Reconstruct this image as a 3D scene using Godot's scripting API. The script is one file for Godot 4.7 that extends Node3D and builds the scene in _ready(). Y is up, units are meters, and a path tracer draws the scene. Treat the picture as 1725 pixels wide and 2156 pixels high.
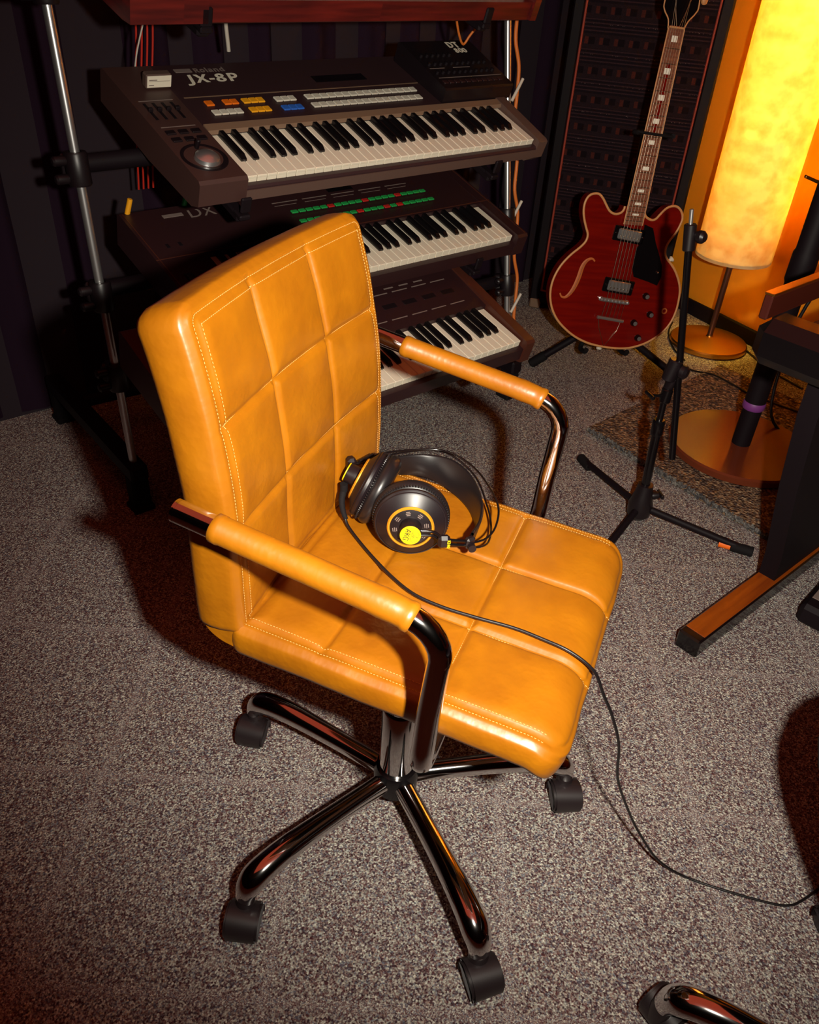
extends Node3D

# ---------------------------------------------------------------- shared data
var M := {}
var taken := {}
const KYAW := 0.743
var kd := Vector3(cos(KYAW), 0, -sin(KYAW))      # along the keyboards, to their treble end
var kn := Vector3(-sin(KYAW), 0, -cos(KYAW))     # away from the player
const CHAIR := Vector3(0.0087, 0, -0.8308)
const CHAIR_TURN := -0.346
var rng := RandomNumberGenerator.new()

func _ready() -> void:
	rng.seed = 7
	# camera: 1.24 m above the carpet, tipped down 36 degrees, rolled 4 degrees
	var cam := Camera3D.new()
	cam.name = "camera"
	add_child(cam)
	cam.transform = Transform3D(Basis(Vector3(0.99750568, 0.05722594, -0.04132316), Vector3(-0.0705862, 0.80870199, -0.58396805), Vector3(0, 0.58542829, 0.81072419)), Vector3(0, 1.236, 0))
	cam.fov = rad_to_deg(2.0 * atan(1078.0 / 1688.5))
	cam.near = 0.02
	cam.far = 60.0
	cam.current = true
	# surroundings: a closed room, nothing outside
	var e := Environment.new()
	e.background_mode = Environment.BG_COLOR
	e.background_color = Color(0, 0, 0)
	e.tonemap_mode = Environment.TONE_MAPPER_LINEAR
	e.tonemap_exposure = 1.0
	e.sdfgi_enabled = true
	e.ssao_enabled = true
	e.ssil_enabled = true
	var we := WorldEnvironment.new()
	we.name = "environment"
	we.environment = e
	add_child(we)
	# the photographer's flash, 16 cm to the right of the lens
	var fl := SpotLight3D.new()
	fl.name = "camera_flash"
	add_child(fl)
	fl.transform = Transform3D(cam.transform.basis * Basis(Vector3.UP, deg_to_rad(-5.0)) * Basis(Vector3.RIGHT, deg_to_rad(8.0)), cam.transform * Vector3(0.16, 0.015, 0))
	fl.light_color = Color(1.0, 0.965, 0.90)
	fl.light_energy = 3.75
	fl.light_size = 0.018
	fl.spot_angle = 52.0
	fl.spot_angle_attenuation = 1.0
	fl.spot_range = 12.0
	fl.spot_attenuation = 2.0
	fl.shadow_enabled = true
	# dim red overhead fill, added to warm the shadows
	var cg := AreaLight3D.new()
	cg.name = "added_fill_light"
	add_child(cg)
	cg.area_size = Vector2(2.6, 2.6)
	cg.transform = Transform3D(Basis(Vector3.RIGHT, -PI / 2), Vector3(-0.2, 2.54, -0.9))
	cg.light_color = Color(1.0, 0.40, 0.27)
	cg.light_energy = 0.62
	cg.shadow_enabled = true

	make_materials()
	build_room()
	build_fill_panel()
	build_curtain()
	build_office_chair()
	build_headphones()
	build_keyboard_stand()
	build_synths()
	build_speaker()
	build_guitar()
	build_guitar_stand()
	build_lamp()
	build_mic_stand()
	build_rug()
	build_pole_stand()
	build_desk()
	build_black_chair()
	build_cables()

# ---------------------------------------------------------------- scene helpers
func numbered(nm: String) -> String:
	if not taken.has(nm):
		taken[nm] = 0
		return nm
	taken[nm] += 1
	return "%s_%03d" % [nm, taken[nm]]

func thing(nm: String, label: String, category: String, xf := Transform3D.IDENTITY, group := "") -> Node3D:
	var o := Node3D.new()
	o.name = numbered(nm)
	add_child(o)
	o.transform = xf
	tag(o, label, category, group)
	return o

func tag(o: Node, label: String, category: String, group := "") -> void:
	o.set_meta("label", label)
	o.set_meta("category", category)
	if group != "":
		o.set_meta("group", group)

func obj(nm: String, st: SurfaceTool, m: Material, parent: Node, xf := Transform3D.IDENTITY) -> MeshInstance3D:
	st.generate_normals()
	var o := MeshInstance3D.new()
	o.mesh = st.commit()
	o.material_override = m
	put(nm, o, parent)
	o.transform = xf
	return o

func inst(nm: String, mesh: Mesh, m: Material, parent: Node, xf := Transform3D.IDENTITY) -> MeshInstance3D:
	var o := MeshInstance3D.new()
	o.mesh = mesh
	o.material_override = m
	put(nm, o, parent)
	o.transform = xf
	return o

func put(nm: String, o: Node, parent: Node) -> void:
	if parent == self:
		o.name = numbered(nm)
		add_child(o)
	else:
		o.name = nm
		parent.add_child(o, true)

func structure(nm: String, st: SurfaceTool, m: Material) -> MeshInstance3D:
	var o := obj(nm, st, m, self)
	o.set_meta("kind", "structure")
	return o

func mesh_of(st: SurfaceTool) -> Mesh:
	st.generate_normals()
	return st.commit()

func ST() -> SurfaceTool:
	var st := SurfaceTool.new()
	st.begin(Mesh.PRIMITIVE_TRIANGLES)
	return st

func T(p: Vector3, b := Basis.IDENTITY) -> Transform3D:
	return Transform3D(b, p)

# a basis whose y axis runs along d
func along(d: Vector3) -> Basis:
	var y := d.normalized()
	var h := Vector3(0, 0, 1) if absf(y.z) < 0.9 else Vector3(1, 0, 0)
	var x := y.cross(h).normalized()
	return Basis(x, y, x.cross(y))

# ---------------------------------------------------------------- mesh helpers
# corners run counter-clockwise seen from outside
func tri(st: SurfaceTool, a: Vector3, b: Vector3, c: Vector3, g := -1) -> void:
	st.set_smooth_group(g)
	st.add_vertex(a)
	st.add_vertex(c)
	st.add_vertex(b)

func quad(st: SurfaceTool, a: Vector3, b: Vector3, c: Vector3, d: Vector3, g := -1) -> void:
	tri(st, a, b, c, g)
	tri(st, a, c, d, g)

func out_tri(st: SurfaceTool, a: Vector3, b: Vector3, c: Vector3, cen: Vector3) -> void:
	if (b - a).cross(c - a).dot((a + b + c) / 3.0 - cen) < 0.0:
		tri(st, a, c, b)
	else:
		tri(st, a, b, c)

func out_quad(st: SurfaceTool, a: Vector3, b: Vector3, c: Vector3, d: Vector3, cen: Vector3) -> void:
	out_tri(st, a, b, c, cen)
	out_tri(st, a, c, d, cen)

# a box with chamfered edges
func cbox(st: SurfaceTool, xf: Transform3D, size: Vector3, bev := 0.002) -> void:
	var h := size * 0.5
	bev = minf(bev, minf(h.x, minf(h.y, h.z)) * 0.8)
	var cen := xf.origin
	var cp := func(s: Vector3, ax: int) -> Vector3:
		var q := s * (h - Vector3.ONE * bev)
		q[ax] = s[ax] * h[ax]
		return xf * q
	for ax in 3:
		var b := (ax + 1) % 3
		var c := (ax + 2) % 3
		for sg in [-1.0, 1.0]:
			var k := []
			for w in [[-1, -1], [1, -1], [1, 1], [-1, 1]]:
				var s := Vector3.ZERO
				s[ax] = sg
				s[b] = w[0]
				s[c] = w[1]
				k.append(cp.call(s, ax))
			out_quad(st, k[0], k[1], k[2], k[3], cen)
			for sh in [-1.0, 1.0]:
				var s1 := Vector3.ZERO
				s1[ax] = sg
				s1[b] = sh
				s1[c] = -1.0
				var s2 := s1
				s2[c] = 1.0
				out_quad(st, cp.call(s1, ax), cp.call(s2, ax), cp.call(s2, b), cp.call(s1, b), cen)
	for sx in [-1.0, 1.0]:
		for sy in [-1.0, 1.0]:
			for sz in [-1.0, 1.0]:
				var s := Vector3(sx, sy, sz)
				out_tri(st, cp.call(s, 0), cp.call(s, 1), cp.call(s, 2), cen)

func cbox2(st: SurfaceTool, lo: Vector3, hi: Vector3, bev := 0.002) -> void:
	cbox(st, T((lo + hi) * 0.5), hi - lo, bev)

# sweep an ellipse (radii.x across, radii.y along "up") along points
func sweep(st: SurfaceTool, pts: Array, radii: Array, up: Vector3, sides := 12, caps := true) -> void:
	var rings := []
	var n := pts.size()
	var u := up
	for i in n:
		var d: Vector3 = (pts[mini(i + 1, n - 1)] - pts[maxi(i - 1, 0)]).normalized()
		u = (u - d * u.dot(d))
		if u.length() < 0.001:
			u = along(d).x
		u = u.normalized()
		var a := d.cross(u)
		var r: Vector2 = radii[mini(i, radii.size() - 1)]
		var ring := []
		for k in sides:
			var t := TAU * k / sides
			ring.append(pts[i] + a * cos(t) * r.x + u * sin(t) * r.y)
		rings.append(ring)
	for i in n - 1:
		for k in sides:
			var k2 := (k + 1) % sides
			quad(st, rings[i][k2], rings[i][k], rings[i + 1][k], rings[i + 1][k2], 1)
	if caps:
		for k in sides:
			var k2 := (k + 1) % sides
			tri(st, pts[0], rings[0][k], rings[0][k2])
			tri(st, pts[n - 1], rings[n - 1][k2], rings[n - 1][k])

func tube(st: SurfaceTool, pts: Array, r: float, sides := 10, caps := true) -> void:
	sweep(st, pts, [Vector2(r, r)], Vector3(0.13, 0.97, 0.21), sides, caps)

func rod(st: SurfaceTool, a: Vector3, b: Vector3, r: float, sides := 12) -> void:
	lathe(st, [Vector2(0, 0), Vector2(r * 0.85, 0), Vector2(r, r * 0.15), Vector2(r, a.distance_to(b) - r * 0.15), Vector2(r * 0.85, a.distance_to(b)), Vector2(0, a.distance_to(b))], T(a, along(b - a)), sides)

# Catmull-Rom through the points
func spline(pts: Array, per := 6) -> Array:
	var res := []
	var n := pts.size()
	for i in n - 1:
		var a: Vector3 = pts[maxi(i - 1, 0)]
		var b: Vector3 = pts[i]
		var c: Vector3 = pts[i + 1]
		var d: Vector3 = pts[mini(i + 2, n - 1)]
		for k in per:
			res.append(b.cubic_interpolate(c, a, d, float(k) / per))
	res.append(pts[n - 1])
	return res

# revolve (radius, height) points about the y axis of xf; creases where the profile turns sharply
func lathe(st: SurfaceTool, prof: Array, xf := Transform3D.IDENTITY, segs := 24) -> void:
	var g := 2
	for i in prof.size() - 1:
		var p: Vector2 = prof[i]
		var q: Vector2 = prof[i + 1]
		if i > 0:
			var o: Vector2 = prof[i - 1]
			if absf((p - o).angle_to(q - p)) > 0.6:
				g += 1
		for k in segs:
			var a := TAU * k / segs
			var b := TAU * (k + 1) / segs
			var pa := xf * Vector3(cos(a) * p.x, p.y, sin(a) * p.x)
			var pb := xf * Vector3(cos(b) * p.x, p.y, sin(b) * p.x)
			var qa := xf * Vector3(cos(a) * q.x, q.y, sin(a) * q.x)
			var qb := xf * Vector3(cos(b) * q.x, q.y, sin(b) * q.x)
			if p.x > 0.00001:
				tri(st, pa, qa, pb, g)
			if q.x > 0.00001:
				tri(st, pb, qa, qb, g)

# extrude a polygon in the xy plane of xf from z0 to z1
func prism(st: SurfaceTool, poly_in: Array, z0: float, z1: float, xf := Transform3D.IDENTITY, smooth := 0.5) -> void:
	var poly := PackedVector2Array(poly_in)
	if Geometry2D.is_polygon_clockwise(poly):
		poly.reverse()
	var n := poly.size()
	var idx := Geometry2D.triangulate_polygon(poly)
	for i in range(0, idx.size(), 3):
		var a := poly[idx[i]]
		var b := poly[idx[i + 1]]
		var c := poly[idx[i + 2]]
		if (b - a).cross(c - a) < 0:
			var t := b
			b = c
			c = t
		tri(st, xf * Vector3(a.x, a.y, z1), xf * Vector3(b.x, b.y, z1), xf * Vector3(c.x, c.y, z1))
		tri(st, xf * Vector3(a.x, a.y, z0), xf * Vector3(c.x, c.y, z0), xf * Vector3(b.x, b.y, z0))
	var g := 2
	for i in n:
		var a := poly[i]
		var b := poly[(i + 1) % n]
		var o := poly[(i + n - 1) % n]
		if absf((a - o).angle_to(b - a)) > smooth:
			g += 1
		quad(st, xf * Vector3(a.x, a.y, z0), xf * Vector3(b.x, b.y, z0), xf * Vector3(b.x, b.y, z1), xf * Vector3(a.x, a.y, z1), g)

# a profile of (depth, height) points drawn along x of a keyboard
func xprism(st: SurfaceTool, prof: Array, x0: float, x1: float) -> void:
	prism(st, prof, x0, x1, Transform3D(Basis(Vector3(0, 0, -1), Vector3(0, 1, 0), Vector3(1, 0, 0)), Vector3.ZERO))

func text(nm: String, s: String, size: float, m: Material, parent: Node, xf: Transform3D, bold := true, depth := 0.0006, font := "Droid Sans") -> MeshInstance3D:
	var f := SystemFont.new()
	f.font_names = PackedStringArray([font])
	f.font_weight = 700 if bold else 400
	var t := TextMesh.new()
	t.text = s
	t.font = f
	t.font_size = 32
	t.pixel_size = size / 24.0
	t.depth = depth
	t.curve_step = 2.0
	return inst(nm, t, m, parent, xf)

# ---------------------------------------------------------------- materials
func mat(nm: String, c: Color, rough := 0.6, metal := 0.0, spec := 0.5) -> StandardMaterial3D:
	var m := StandardMaterial3D.new()
	m.resource_name = nm
	m.albedo_color = c
	m.roughness = rough
	m.metallic = metal
	m.metallic_specular = spec
	M[nm] = m
	return m

func tex(img: Image) -> ImageTexture:
	return ImageTexture.create_from_image(img)

func triplanar(m: StandardMaterial3D, per_metre: float, world := false) -> void:
	m.uv1_triplanar = true
	m.uv1_world_triplanar = world
	m.uv1_scale = Vector3.ONE * per_metre

func noise(type: int, freq: float, seed_value: int, octaves := 3) -> FastNoiseLite:
	var n := FastNoiseLite.new()
	n.noise_type = type
	n.frequency = freq
	n.seed = seed_value
	n.fractal_octaves = octaves
	if octaves <= 1:
		n.fractal_type = FastNoiseLite.FRACTAL_NONE
	return n

func bump(m: StandardMaterial3D, n: FastNoiseLite, cm: float, size := 512) -> void:
	m.heightmap_enabled = true
	m.heightmap_texture = tex(n.get_seamless_image(size, size))
	m.heightmap_scale = cm

func carpet_image(size: int, seed_value: int, pal: Array) -> Image:
	var n1 := noise(FastNoiseLite.TYPE_CELLULAR, 0.20, seed_value, 1)
	n1.cellular_return_type = FastNoiseLite.RETURN_CELL_VALUE
	var n2 := noise(FastNoiseLite.TYPE_CELLULAR, 0.30, seed_value + 5, 1)
	n2.cellular_return_type = FastNoiseLite.RETURN_CELL_VALUE
	var a := n1.get_seamless_image(size, size, false, false, 0.1, false)
	var b := n2.get_seamless_image(size, size, false, false, 0.1, false)
	var img := Image.create(size, size, true, Image.FORMAT_RGB8)
	for y in size:
		for x in size:
			var v := clampf(a.get_pixel(x, y).r * 1.0, 0, 0.999)
			var w := clampf(b.get_pixel(x, y).r * 1.0, 0, 0.999)
			var c1: Color = pal[int(v * pal.size())]
			var c2: Color = pal[int(w * pal.size())]
			img.set_pixel(x, y, c1.lerp(c2, 0.42))
	img.generate_mipmaps()
	return img

func wood_image(c1: Color, c2: Color, seed_value: int) -> Image:
	var n := noise(FastNoiseLite.TYPE_SIMPLEX_SMOOTH, 0.02, seed_value, 4)
	var img := Image.create(256, 256, true, Image.FORMAT_RGB8)
	for y in 256:
		for x in 256:
			var v := n.get_noise_2d(x * 0.35, y * 5.0) * 0.5 + 0.5
			v = clampf((v - 0.25) * 2.0, 0, 1)
			img.set_pixel(x, y, c1.lerp(c2, v))
	img.generate_mipmaps()
	return img

func make_materials() -> void:
	# carpet: loops of grey, brown, red and blue yarn
	var pal := [Color8(65, 45, 51), Color8(212, 212, 197), Color8(121, 99, 99), Color8(162, 156, 147), Color8(90, 53, 55), Color8(229, 229, 214), Color8(112, 117, 130), Color8(147, 121, 114), Color8(69, 53, 59), Color8(179, 181, 168)]
	var m := mat("carpet", Color(1, 1, 1), 0.95, 0, 0.2)
	m.albedo_texture = tex(carpet_image(640, 3, pal))
	triplanar(m, 1.0 / 0.35, true)
	bump(m, noise(FastNoiseLite.TYPE_CELLULAR, 0.22, 3, 1), 0.3)
	var pal2 := [Color8(96, 74, 58), Color8(150, 120, 92), Color8(58, 48, 46), Color8(178, 152, 120), Color8(112, 84, 66), Color8(70, 58, 54), Color8(134, 104, 78), Color8(88, 76, 74)]
	m = mat("rug", Color(1, 1, 1), 0.95, 0, 0.2)
	m.albedo_texture = tex(carpet_image(384, 11, pal2))
	triplanar(m, 1.0 / 0.62, true)
	bump(m, noise(FastNoiseLite.TYPE_CELLULAR, 0.16, 12, 1), 0.6)
	var pal3 := [Color8(58, 56, 60), Color8(160, 156, 146), Color8(30, 28, 34), Color8(110, 106, 104)]
	m = mat("rug_edge", Color(1, 1, 1), 0.95, 0, 0.2)
	m.albedo_texture = tex(carpet_image(256, 21, pal3))
	triplanar(m, 1.0 / 0.45, true)
	# leather of the chair
	m = mat("leather", Color8(172, 105, 5), 0.38, 0, 0.75)
	var ln := noise(FastNoiseLite.TYPE_CELLULAR, 0.045, 31, 2)
	bump(m, ln, 0.035)
	triplanar(m, 4.0)
	var li := noise(FastNoiseLite.TYPE_SIMPLEX_SMOOTH, 0.012, 33, 4).get_seamless_image(256, 256)
	var la := Image.create(256, 256, true, Image.FORMAT_RGB8)
	for y in 256:
		for x in 256:
			la.set_pixel(x, y, Color(1, 1, 1).lerp(Color(0.86, 0.82, 0.74), li.get_pixel(x, y).r))
	la.generate_mipmaps()
	m.albedo_texture = tex(la)
	mat("thread", Color8(226, 168, 92), 0.7)
	mat("chrome", Color(0.84, 0.83, 0.83), 0.09, 1.0)
	mat("chrome_dull", Color(0.8, 0.8, 0.8), 0.32, 0.9)
	mat("caster_plastic", Color8(34, 26, 28), 0.4)
	mat("black_plastic", Color8(22, 14, 18), 0.4)
	mat("black_matte", Color8(20, 12, 17), 0.6, 0, 0.3)
	mat("black_gloss", Color8(14, 11, 13), 0.18)
	mat("rubber", Color8(20, 17, 19), 0.8, 0, 0.3)
	mat("cable_black", Color8(20, 16, 18), 0.4)
	mat("pad_leather", Color8(24, 20, 22), 0.35)
	mat("gold", Color8(226, 160, 40), 0.38, 0.55)
	mat("yellow_cap", Color8(244, 206, 18), 0.4)
	mat("print_black", Color8(20, 18, 18), 0.6)
	mat("print_white", Color8(226, 216, 196), 0.6)
	mat("print_grey", Color8(120, 104, 98), 0.6)
	mat("key_white", Color8(232, 222, 200), 0.35)
	mat("key_black", Color8(16, 13, 15), 0.22)
	mat("jx_body", Color8(66, 42, 38), 0.5)
	mat("jx_panel", Color8(50, 29, 32), 0.5)
	mat("jx_strip", Color8(124, 98, 78), 0.5)
	mat("jx_cheek", Color8(88, 66, 58), 0.55)
	mat("dx_body", Color8(46, 24, 26), 0.4)
	mat("bt_body", Color8(74, 36, 26), 0.4)
	mat("btn_white", Color8(206, 200, 184), 0.5)
	mat("btn_orange", Color8(232, 110, 16), 0.5)
	mat("btn_amber", Color8(240, 164, 22), 0.5)
	mat("btn_blue", Color8(44, 98, 190), 0.5)
	mat("btn_green", Color8(30, 150, 70), 0.5)
	mat("btn_red", Color8(180, 34, 28), 0.5)
	m = mat("red_wood", Color(1, 1, 1), 0.4)
	m.albedo_texture = tex(wood_image(Color8(104, 26, 20), Color8(66, 14, 14), 41))
	triplanar(m, 2.2)
	m = mat("foot_reflection", Color(1, 1, 1), 0.35)  # orange of the lit wall, painted as a reflection on the foot
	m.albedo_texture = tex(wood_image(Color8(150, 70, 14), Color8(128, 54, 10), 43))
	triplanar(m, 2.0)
	m = mat("rosewood", Color(1, 1, 1), 0.45)
	m.albedo_texture = tex(wood_image(Color8(140, 84, 58), Color8(112, 62, 42), 45))
	triplanar(m, 5.0)
	m = mat("guitar_top", Color(1, 1, 1), 0.14)
	m.albedo_texture = tex(wood_image(Color8(122, 18, 8), Color8(106, 13, 8), 47))
	triplanar(m, 2.4)
	m.clearcoat_enabled = true
	m.clearcoat = 0.6
	m.clearcoat_roughness = 0.06
	mat("binding", Color8(206, 146, 92), 0.4)
	mat("pearl", Color8(250, 246, 228), 0.25)
	mat("fhole", Color8(186, 96, 42), 0.5)
	mat("string_metal", Color(0.75, 0.68, 0.6), 0.3, 1.0)
	mat("wall_orange", Color8(236, 150, 28), 0.85, 0, 0.3)
	bump(M.wall_orange, noise(FastNoiseLite.TYPE_SIMPLEX, 0.05, 51, 3), 0.06, 256)
	triplanar(M.wall_orange, 2.0, true)
	mat("wall_dark", Color8(48, 40, 46), 0.9, 0, 0.2)
	mat("ceiling_paint", Color8(120, 112, 108), 0.9, 0, 0.2)
	m = mat("drape", Color8(36, 22, 36), 0.9, 0, 0.2)
	bump(m, noise(FastNoiseLite.TYPE_SIMPLEX, 0.2, 53, 2), 0.04, 256)
	triplanar(m, 3.0)
	mat("speaker_vinyl", Color8(18, 10, 14), 0.6, 0, 0.3)
	mat("piping_red", Color8(150, 54, 36), 0.6)
	m = mat("grille_cloth", Color(1, 1, 1), 0.9, 0, 0.2)
	m.albedo_texture = tex(grille_image())
	triplanar(m, 1.0 / 0.72)
	m = mat("lamp_paper", Color8(252, 238, 196), 0.8, 0, 0.2)
	m.backlight_enabled = true
	m.backlight = Color(1, 1, 1)
	var pn := noise(FastNoiseLite.TYPE_SIMPLEX_SMOOTH, 0.02, 61, 4).get_seamless_image(256, 256)
	var pi := Image.create(256, 256, true, Image.FORMAT_RGB8)
	for y in 256:
		for x in 256:
			pi.set_pixel(x, y, Color(1, 1, 1).lerp(Color(0.94, 0.86, 0.70), clampf((pn.get_pixel(x, y).r - 0.35) * 1.8, 0, 1)))
	pi.generate_mipmaps()
	m.albedo_texture = tex(pi)
	triplanar(m, 2.6)
	bump(m, noise(FastNoiseLite.TYPE_SIMPLEX_SMOOTH, 0.03, 62, 3), 0.15, 256)
	mat("brass", Color8(206, 150, 66), 0.35, 1.0)
	mat("dark_stain", Color8(66, 22, 14), 0.4)
	mat("lamp_stem", Color8(120, 84, 70), 0.35, 0.8)
	m = mat("bulb_glow", Color(1, 0.9, 0.6), 0.5)
	m.emission_enabled = true
	m.emission = Color(1.0, 0.72, 0.28)
	m.emission_energy_multiplier = 4.0
	m = mat("fill_panel_red", Color8(120, 40, 44), 0.6)  # faint glow of the added overhead fill
	m.emission_enabled = true
	m.emission = Color(1.0, 0.40, 0.27)
	m.emission_energy_multiplier = 0.05
	mat("disc_brown", Color8(104, 46, 26), 0.18)
	mat("tape_purple", Color8(120, 56, 130), 0.5)
	mat("tape_orange", Color8(250, 112, 16), 0.6)
	mat("cable_red", Color8(190, 40, 24), 0.5)
	mat("cable_white", Color8(200, 190, 176), 0.5)
	mat("cable_tan", Color8(206, 110, 40), 0.5)
	mat("steel", Color(0.62, 0.62, 0.62), 0.3, 1.0)

# woven grille cloth: dark ground, brown squares in rows, a few light threads
func grille_image() -> Image:
	var w := 512
	var img := Image.create(w, w, true, Image.FORMAT_RGB8)
	var r := RandomNumberGenerator.new()
	r.seed = 5
	for y in w:
		for x in w:
			var k := 0.85 + 0.3 * r.randf()
			var c := Color8(38, 26, 30)
			var row := y % 64
			if row > 6 and row < 22:
				var cell := (x + (y / 64) * 16) % 36
				if cell > 10 and cell < 20:
					c = Color8(72, 34, 30)
				elif cell > 20:
					c = Color8(24, 16, 20)
			elif row > 30 and row % 8 < 3:
				c = Color8(54, 36, 40)
			elif row > 30:
				c = Color8(28, 20, 25)
			if row >= 42 and row <= 43 and r.randf() < 0.05:
				c = Color8(150, 130, 120)
			img.set_pixel(x, y, Color(c.r * k, c.g * k, c.b * k))
	img.generate_mipmaps()
	return img

# ---------------------------------------------------------------- the room
func wall_between(nm: String, a: Vector2, b: Vector2, outward: Vector2, m: Material, hgt := 2.6) -> void:
	var st := ST()
	var mid := (a + b) * 0.5 + outward * 0.06
	var d := (b - a).normalized()
	cbox(st, T(Vector3(mid.x, hgt * 0.5, mid.y), Basis(Vector3(d.x, 0, d.y), Vector3.UP, Vector3(d.x, 0, d.y).cross(Vector3.UP))), Vector3(a.distance_to(b) + 0.24, hgt, 0.12), 0.001)
	structure(nm, st, m)

func build_room() -> void:
	var st := ST()
	cbox2(st, Vector3(-4.6, -0.12, -5.2), Vector3(4.6, 0, 3.2), 0.001)
	structure("floor", st, M.carpet)
	st = ST()
	cbox2(st, Vector3(-4.6, 2.6, -5.2), Vector3(4.6, 2.72, 3.2), 0.001)
	structure("ceiling", st, M.ceiling_paint)
	var corner := Vector2(0.785, -3.866)
	var b0 := Vector2(-3.6, 0.17)
	var r1 := corner + Vector2(0.504, 0.864) * 6.2
	var l1 := b0 + Vector2(0.504, 0.864) * 2.4
	wall_between("wall_back", b0, corner, Vector2(-0.677, -0.736), M.wall_dark)
	wall_between("wall_right", corner, r1, Vector2(0.864, -0.504), M.wall_orange)
	wall_between("wall_left", b0, l1, Vector2(-0.864, 0.504), M.wall_dark)
	wall_between("wall_front", l1, r1, Vector2(-0.1, 0.99), M.wall_dark)
	# dark baseboard along the orange wall
	st = ST()
	var a := corner + Vector2(-0.864, 0.504) * 0.008
	var d := Vector3(0.504, 0, 0.864)
	cbox(st, T(Vector3(a.x, 0.03, a.y) + d * 2.9, Basis(d, Vector3.UP, d.cross(Vector3.UP))), Vector3(5.8, 0.06, 0.016), 0.004)
	structure("baseboard_right", st, M.black_matte)

func build_curtain() -> void:
	# black drape hanging in folds in front of the back wall
	var st := ST()
	var p0 := Vector3(-1.107, 0, -2.123) - kd * 2.6
	var n := 420
	var cols := []
	for i in n + 1:
		var s := 5.0 * i / n
		var ph := s * 34.0 + 1.6 * sin(s * 3.1) + 1.1 * sin(s * 7.7)
		var off := 0.026 * sin(ph) + 0.010 * sin(ph * 2.3 + 1.0)
		cols.append([p0 + kd * s, off, s])
	var rows := 7
	for i in n:
		for j in rows:
			var k := []
			for q in [[i, j], [i + 1, j], [i + 1, j + 1], [i, j + 1]]:
				var c: Array = cols[q[0]]
				var y: float = 0.012 + 2.57 * q[1] / rows
				var o: float = c[1] * (0.75 + 0.35 * sin(y * 2.0 + c[2] * 2.0))
				k.append(c[0] + Vector3.UP * y - kn * o)
			quad(st, k[0], k[1], k[2], k[3], 1)
	var o := obj("curtain", st, M.drape, self)
	tag(o, "black floor-length drape hanging in folds behind the keyboard stand", "curtain")

# ---------------------------------------------------------------- the tan office chair
const BACK_W := 0.203
const SEAT_W := 0.205
const SEAM_A := 0.067
var back_seams := [0.143, 0.268]
var seat_seams := [0.115, 0.258]

func back_base(a: float, b: float) -> Vector3:
	var y := 0.545 + b
	var d := maxf(0.0, y - 0.66)
	return Vector3(-0.150 - 0.56 * d * d + 0.30 * a * a, y, -a * (1.0 - 0.05 * pow(b / BACK_L, 2.0)))

const BACK_L := 0.391
const SEAT_FLAT := 0.365
const SEAT_L := 0.432

func seat_base(a: float, b: float) -> Vector3:
	var x := -0.152 + minf(b, SEAT_FLAT)
	var y := 0.549 - 0.055 * (x + 0.152) + 0.10 * a * a
	var over := b - SEAT_FLAT
	if over > 0.0:
		var th := over / 0.055
		x += 0.055 * sin(th)
		y -= 0.055 * (1.0 - cos(th))
	return Vector3(x, y, -a)

# distance in from the edge of the rounded rectangle
func edge_in(a: float, b: float, w: float, l: float, r0: float, r1: float) -> float:
	var r := r1 if b > l * 0.5 else r0
	var qx := absf(a) - (w - r)
	var qy := absf(b - l * 0.5) - (l * 0.5 - r)
	var outside := Vector2(maxf(qx, 0), maxf(qy, 0)).length() + minf(maxf(qx, qy), 0)
	return maxf(0.0, r - outside)

func quilt(a: float, b: float, de: float, seams: Array) -> float:
	var h := 0.0
	var dmin := 9.0
	for s in [-SEAM_A, SEAM_A]:
		dmin = minf(dmin, absf(a - s))
	for s in seams:
		dmin = minf(dmin, absf(b - s))
	h -= 0.0050 * exp(-pow(dmin / 0.0035, 2.0))
	h -= 0.0042 * exp(-dmin / 0.016)
	h += 0.006
	var k := clampf(de / 0.03, 0, 1)
	h *= smoothstep(0.0, 1.0, k)
	# welt and double row along the border
	h += 0.0022 * exp(-pow((de - 0.004) / 0.003, 2.0))
	h -= 0.0020 * exp(-pow((de - 0.0135) / 0.0025, 2.0))
	h -= 0.004 * pow(1.0 - clampf(de / 0.012, 0, 1), 2.0)
	# soft wrinkles towards the corners
	return h

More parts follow.
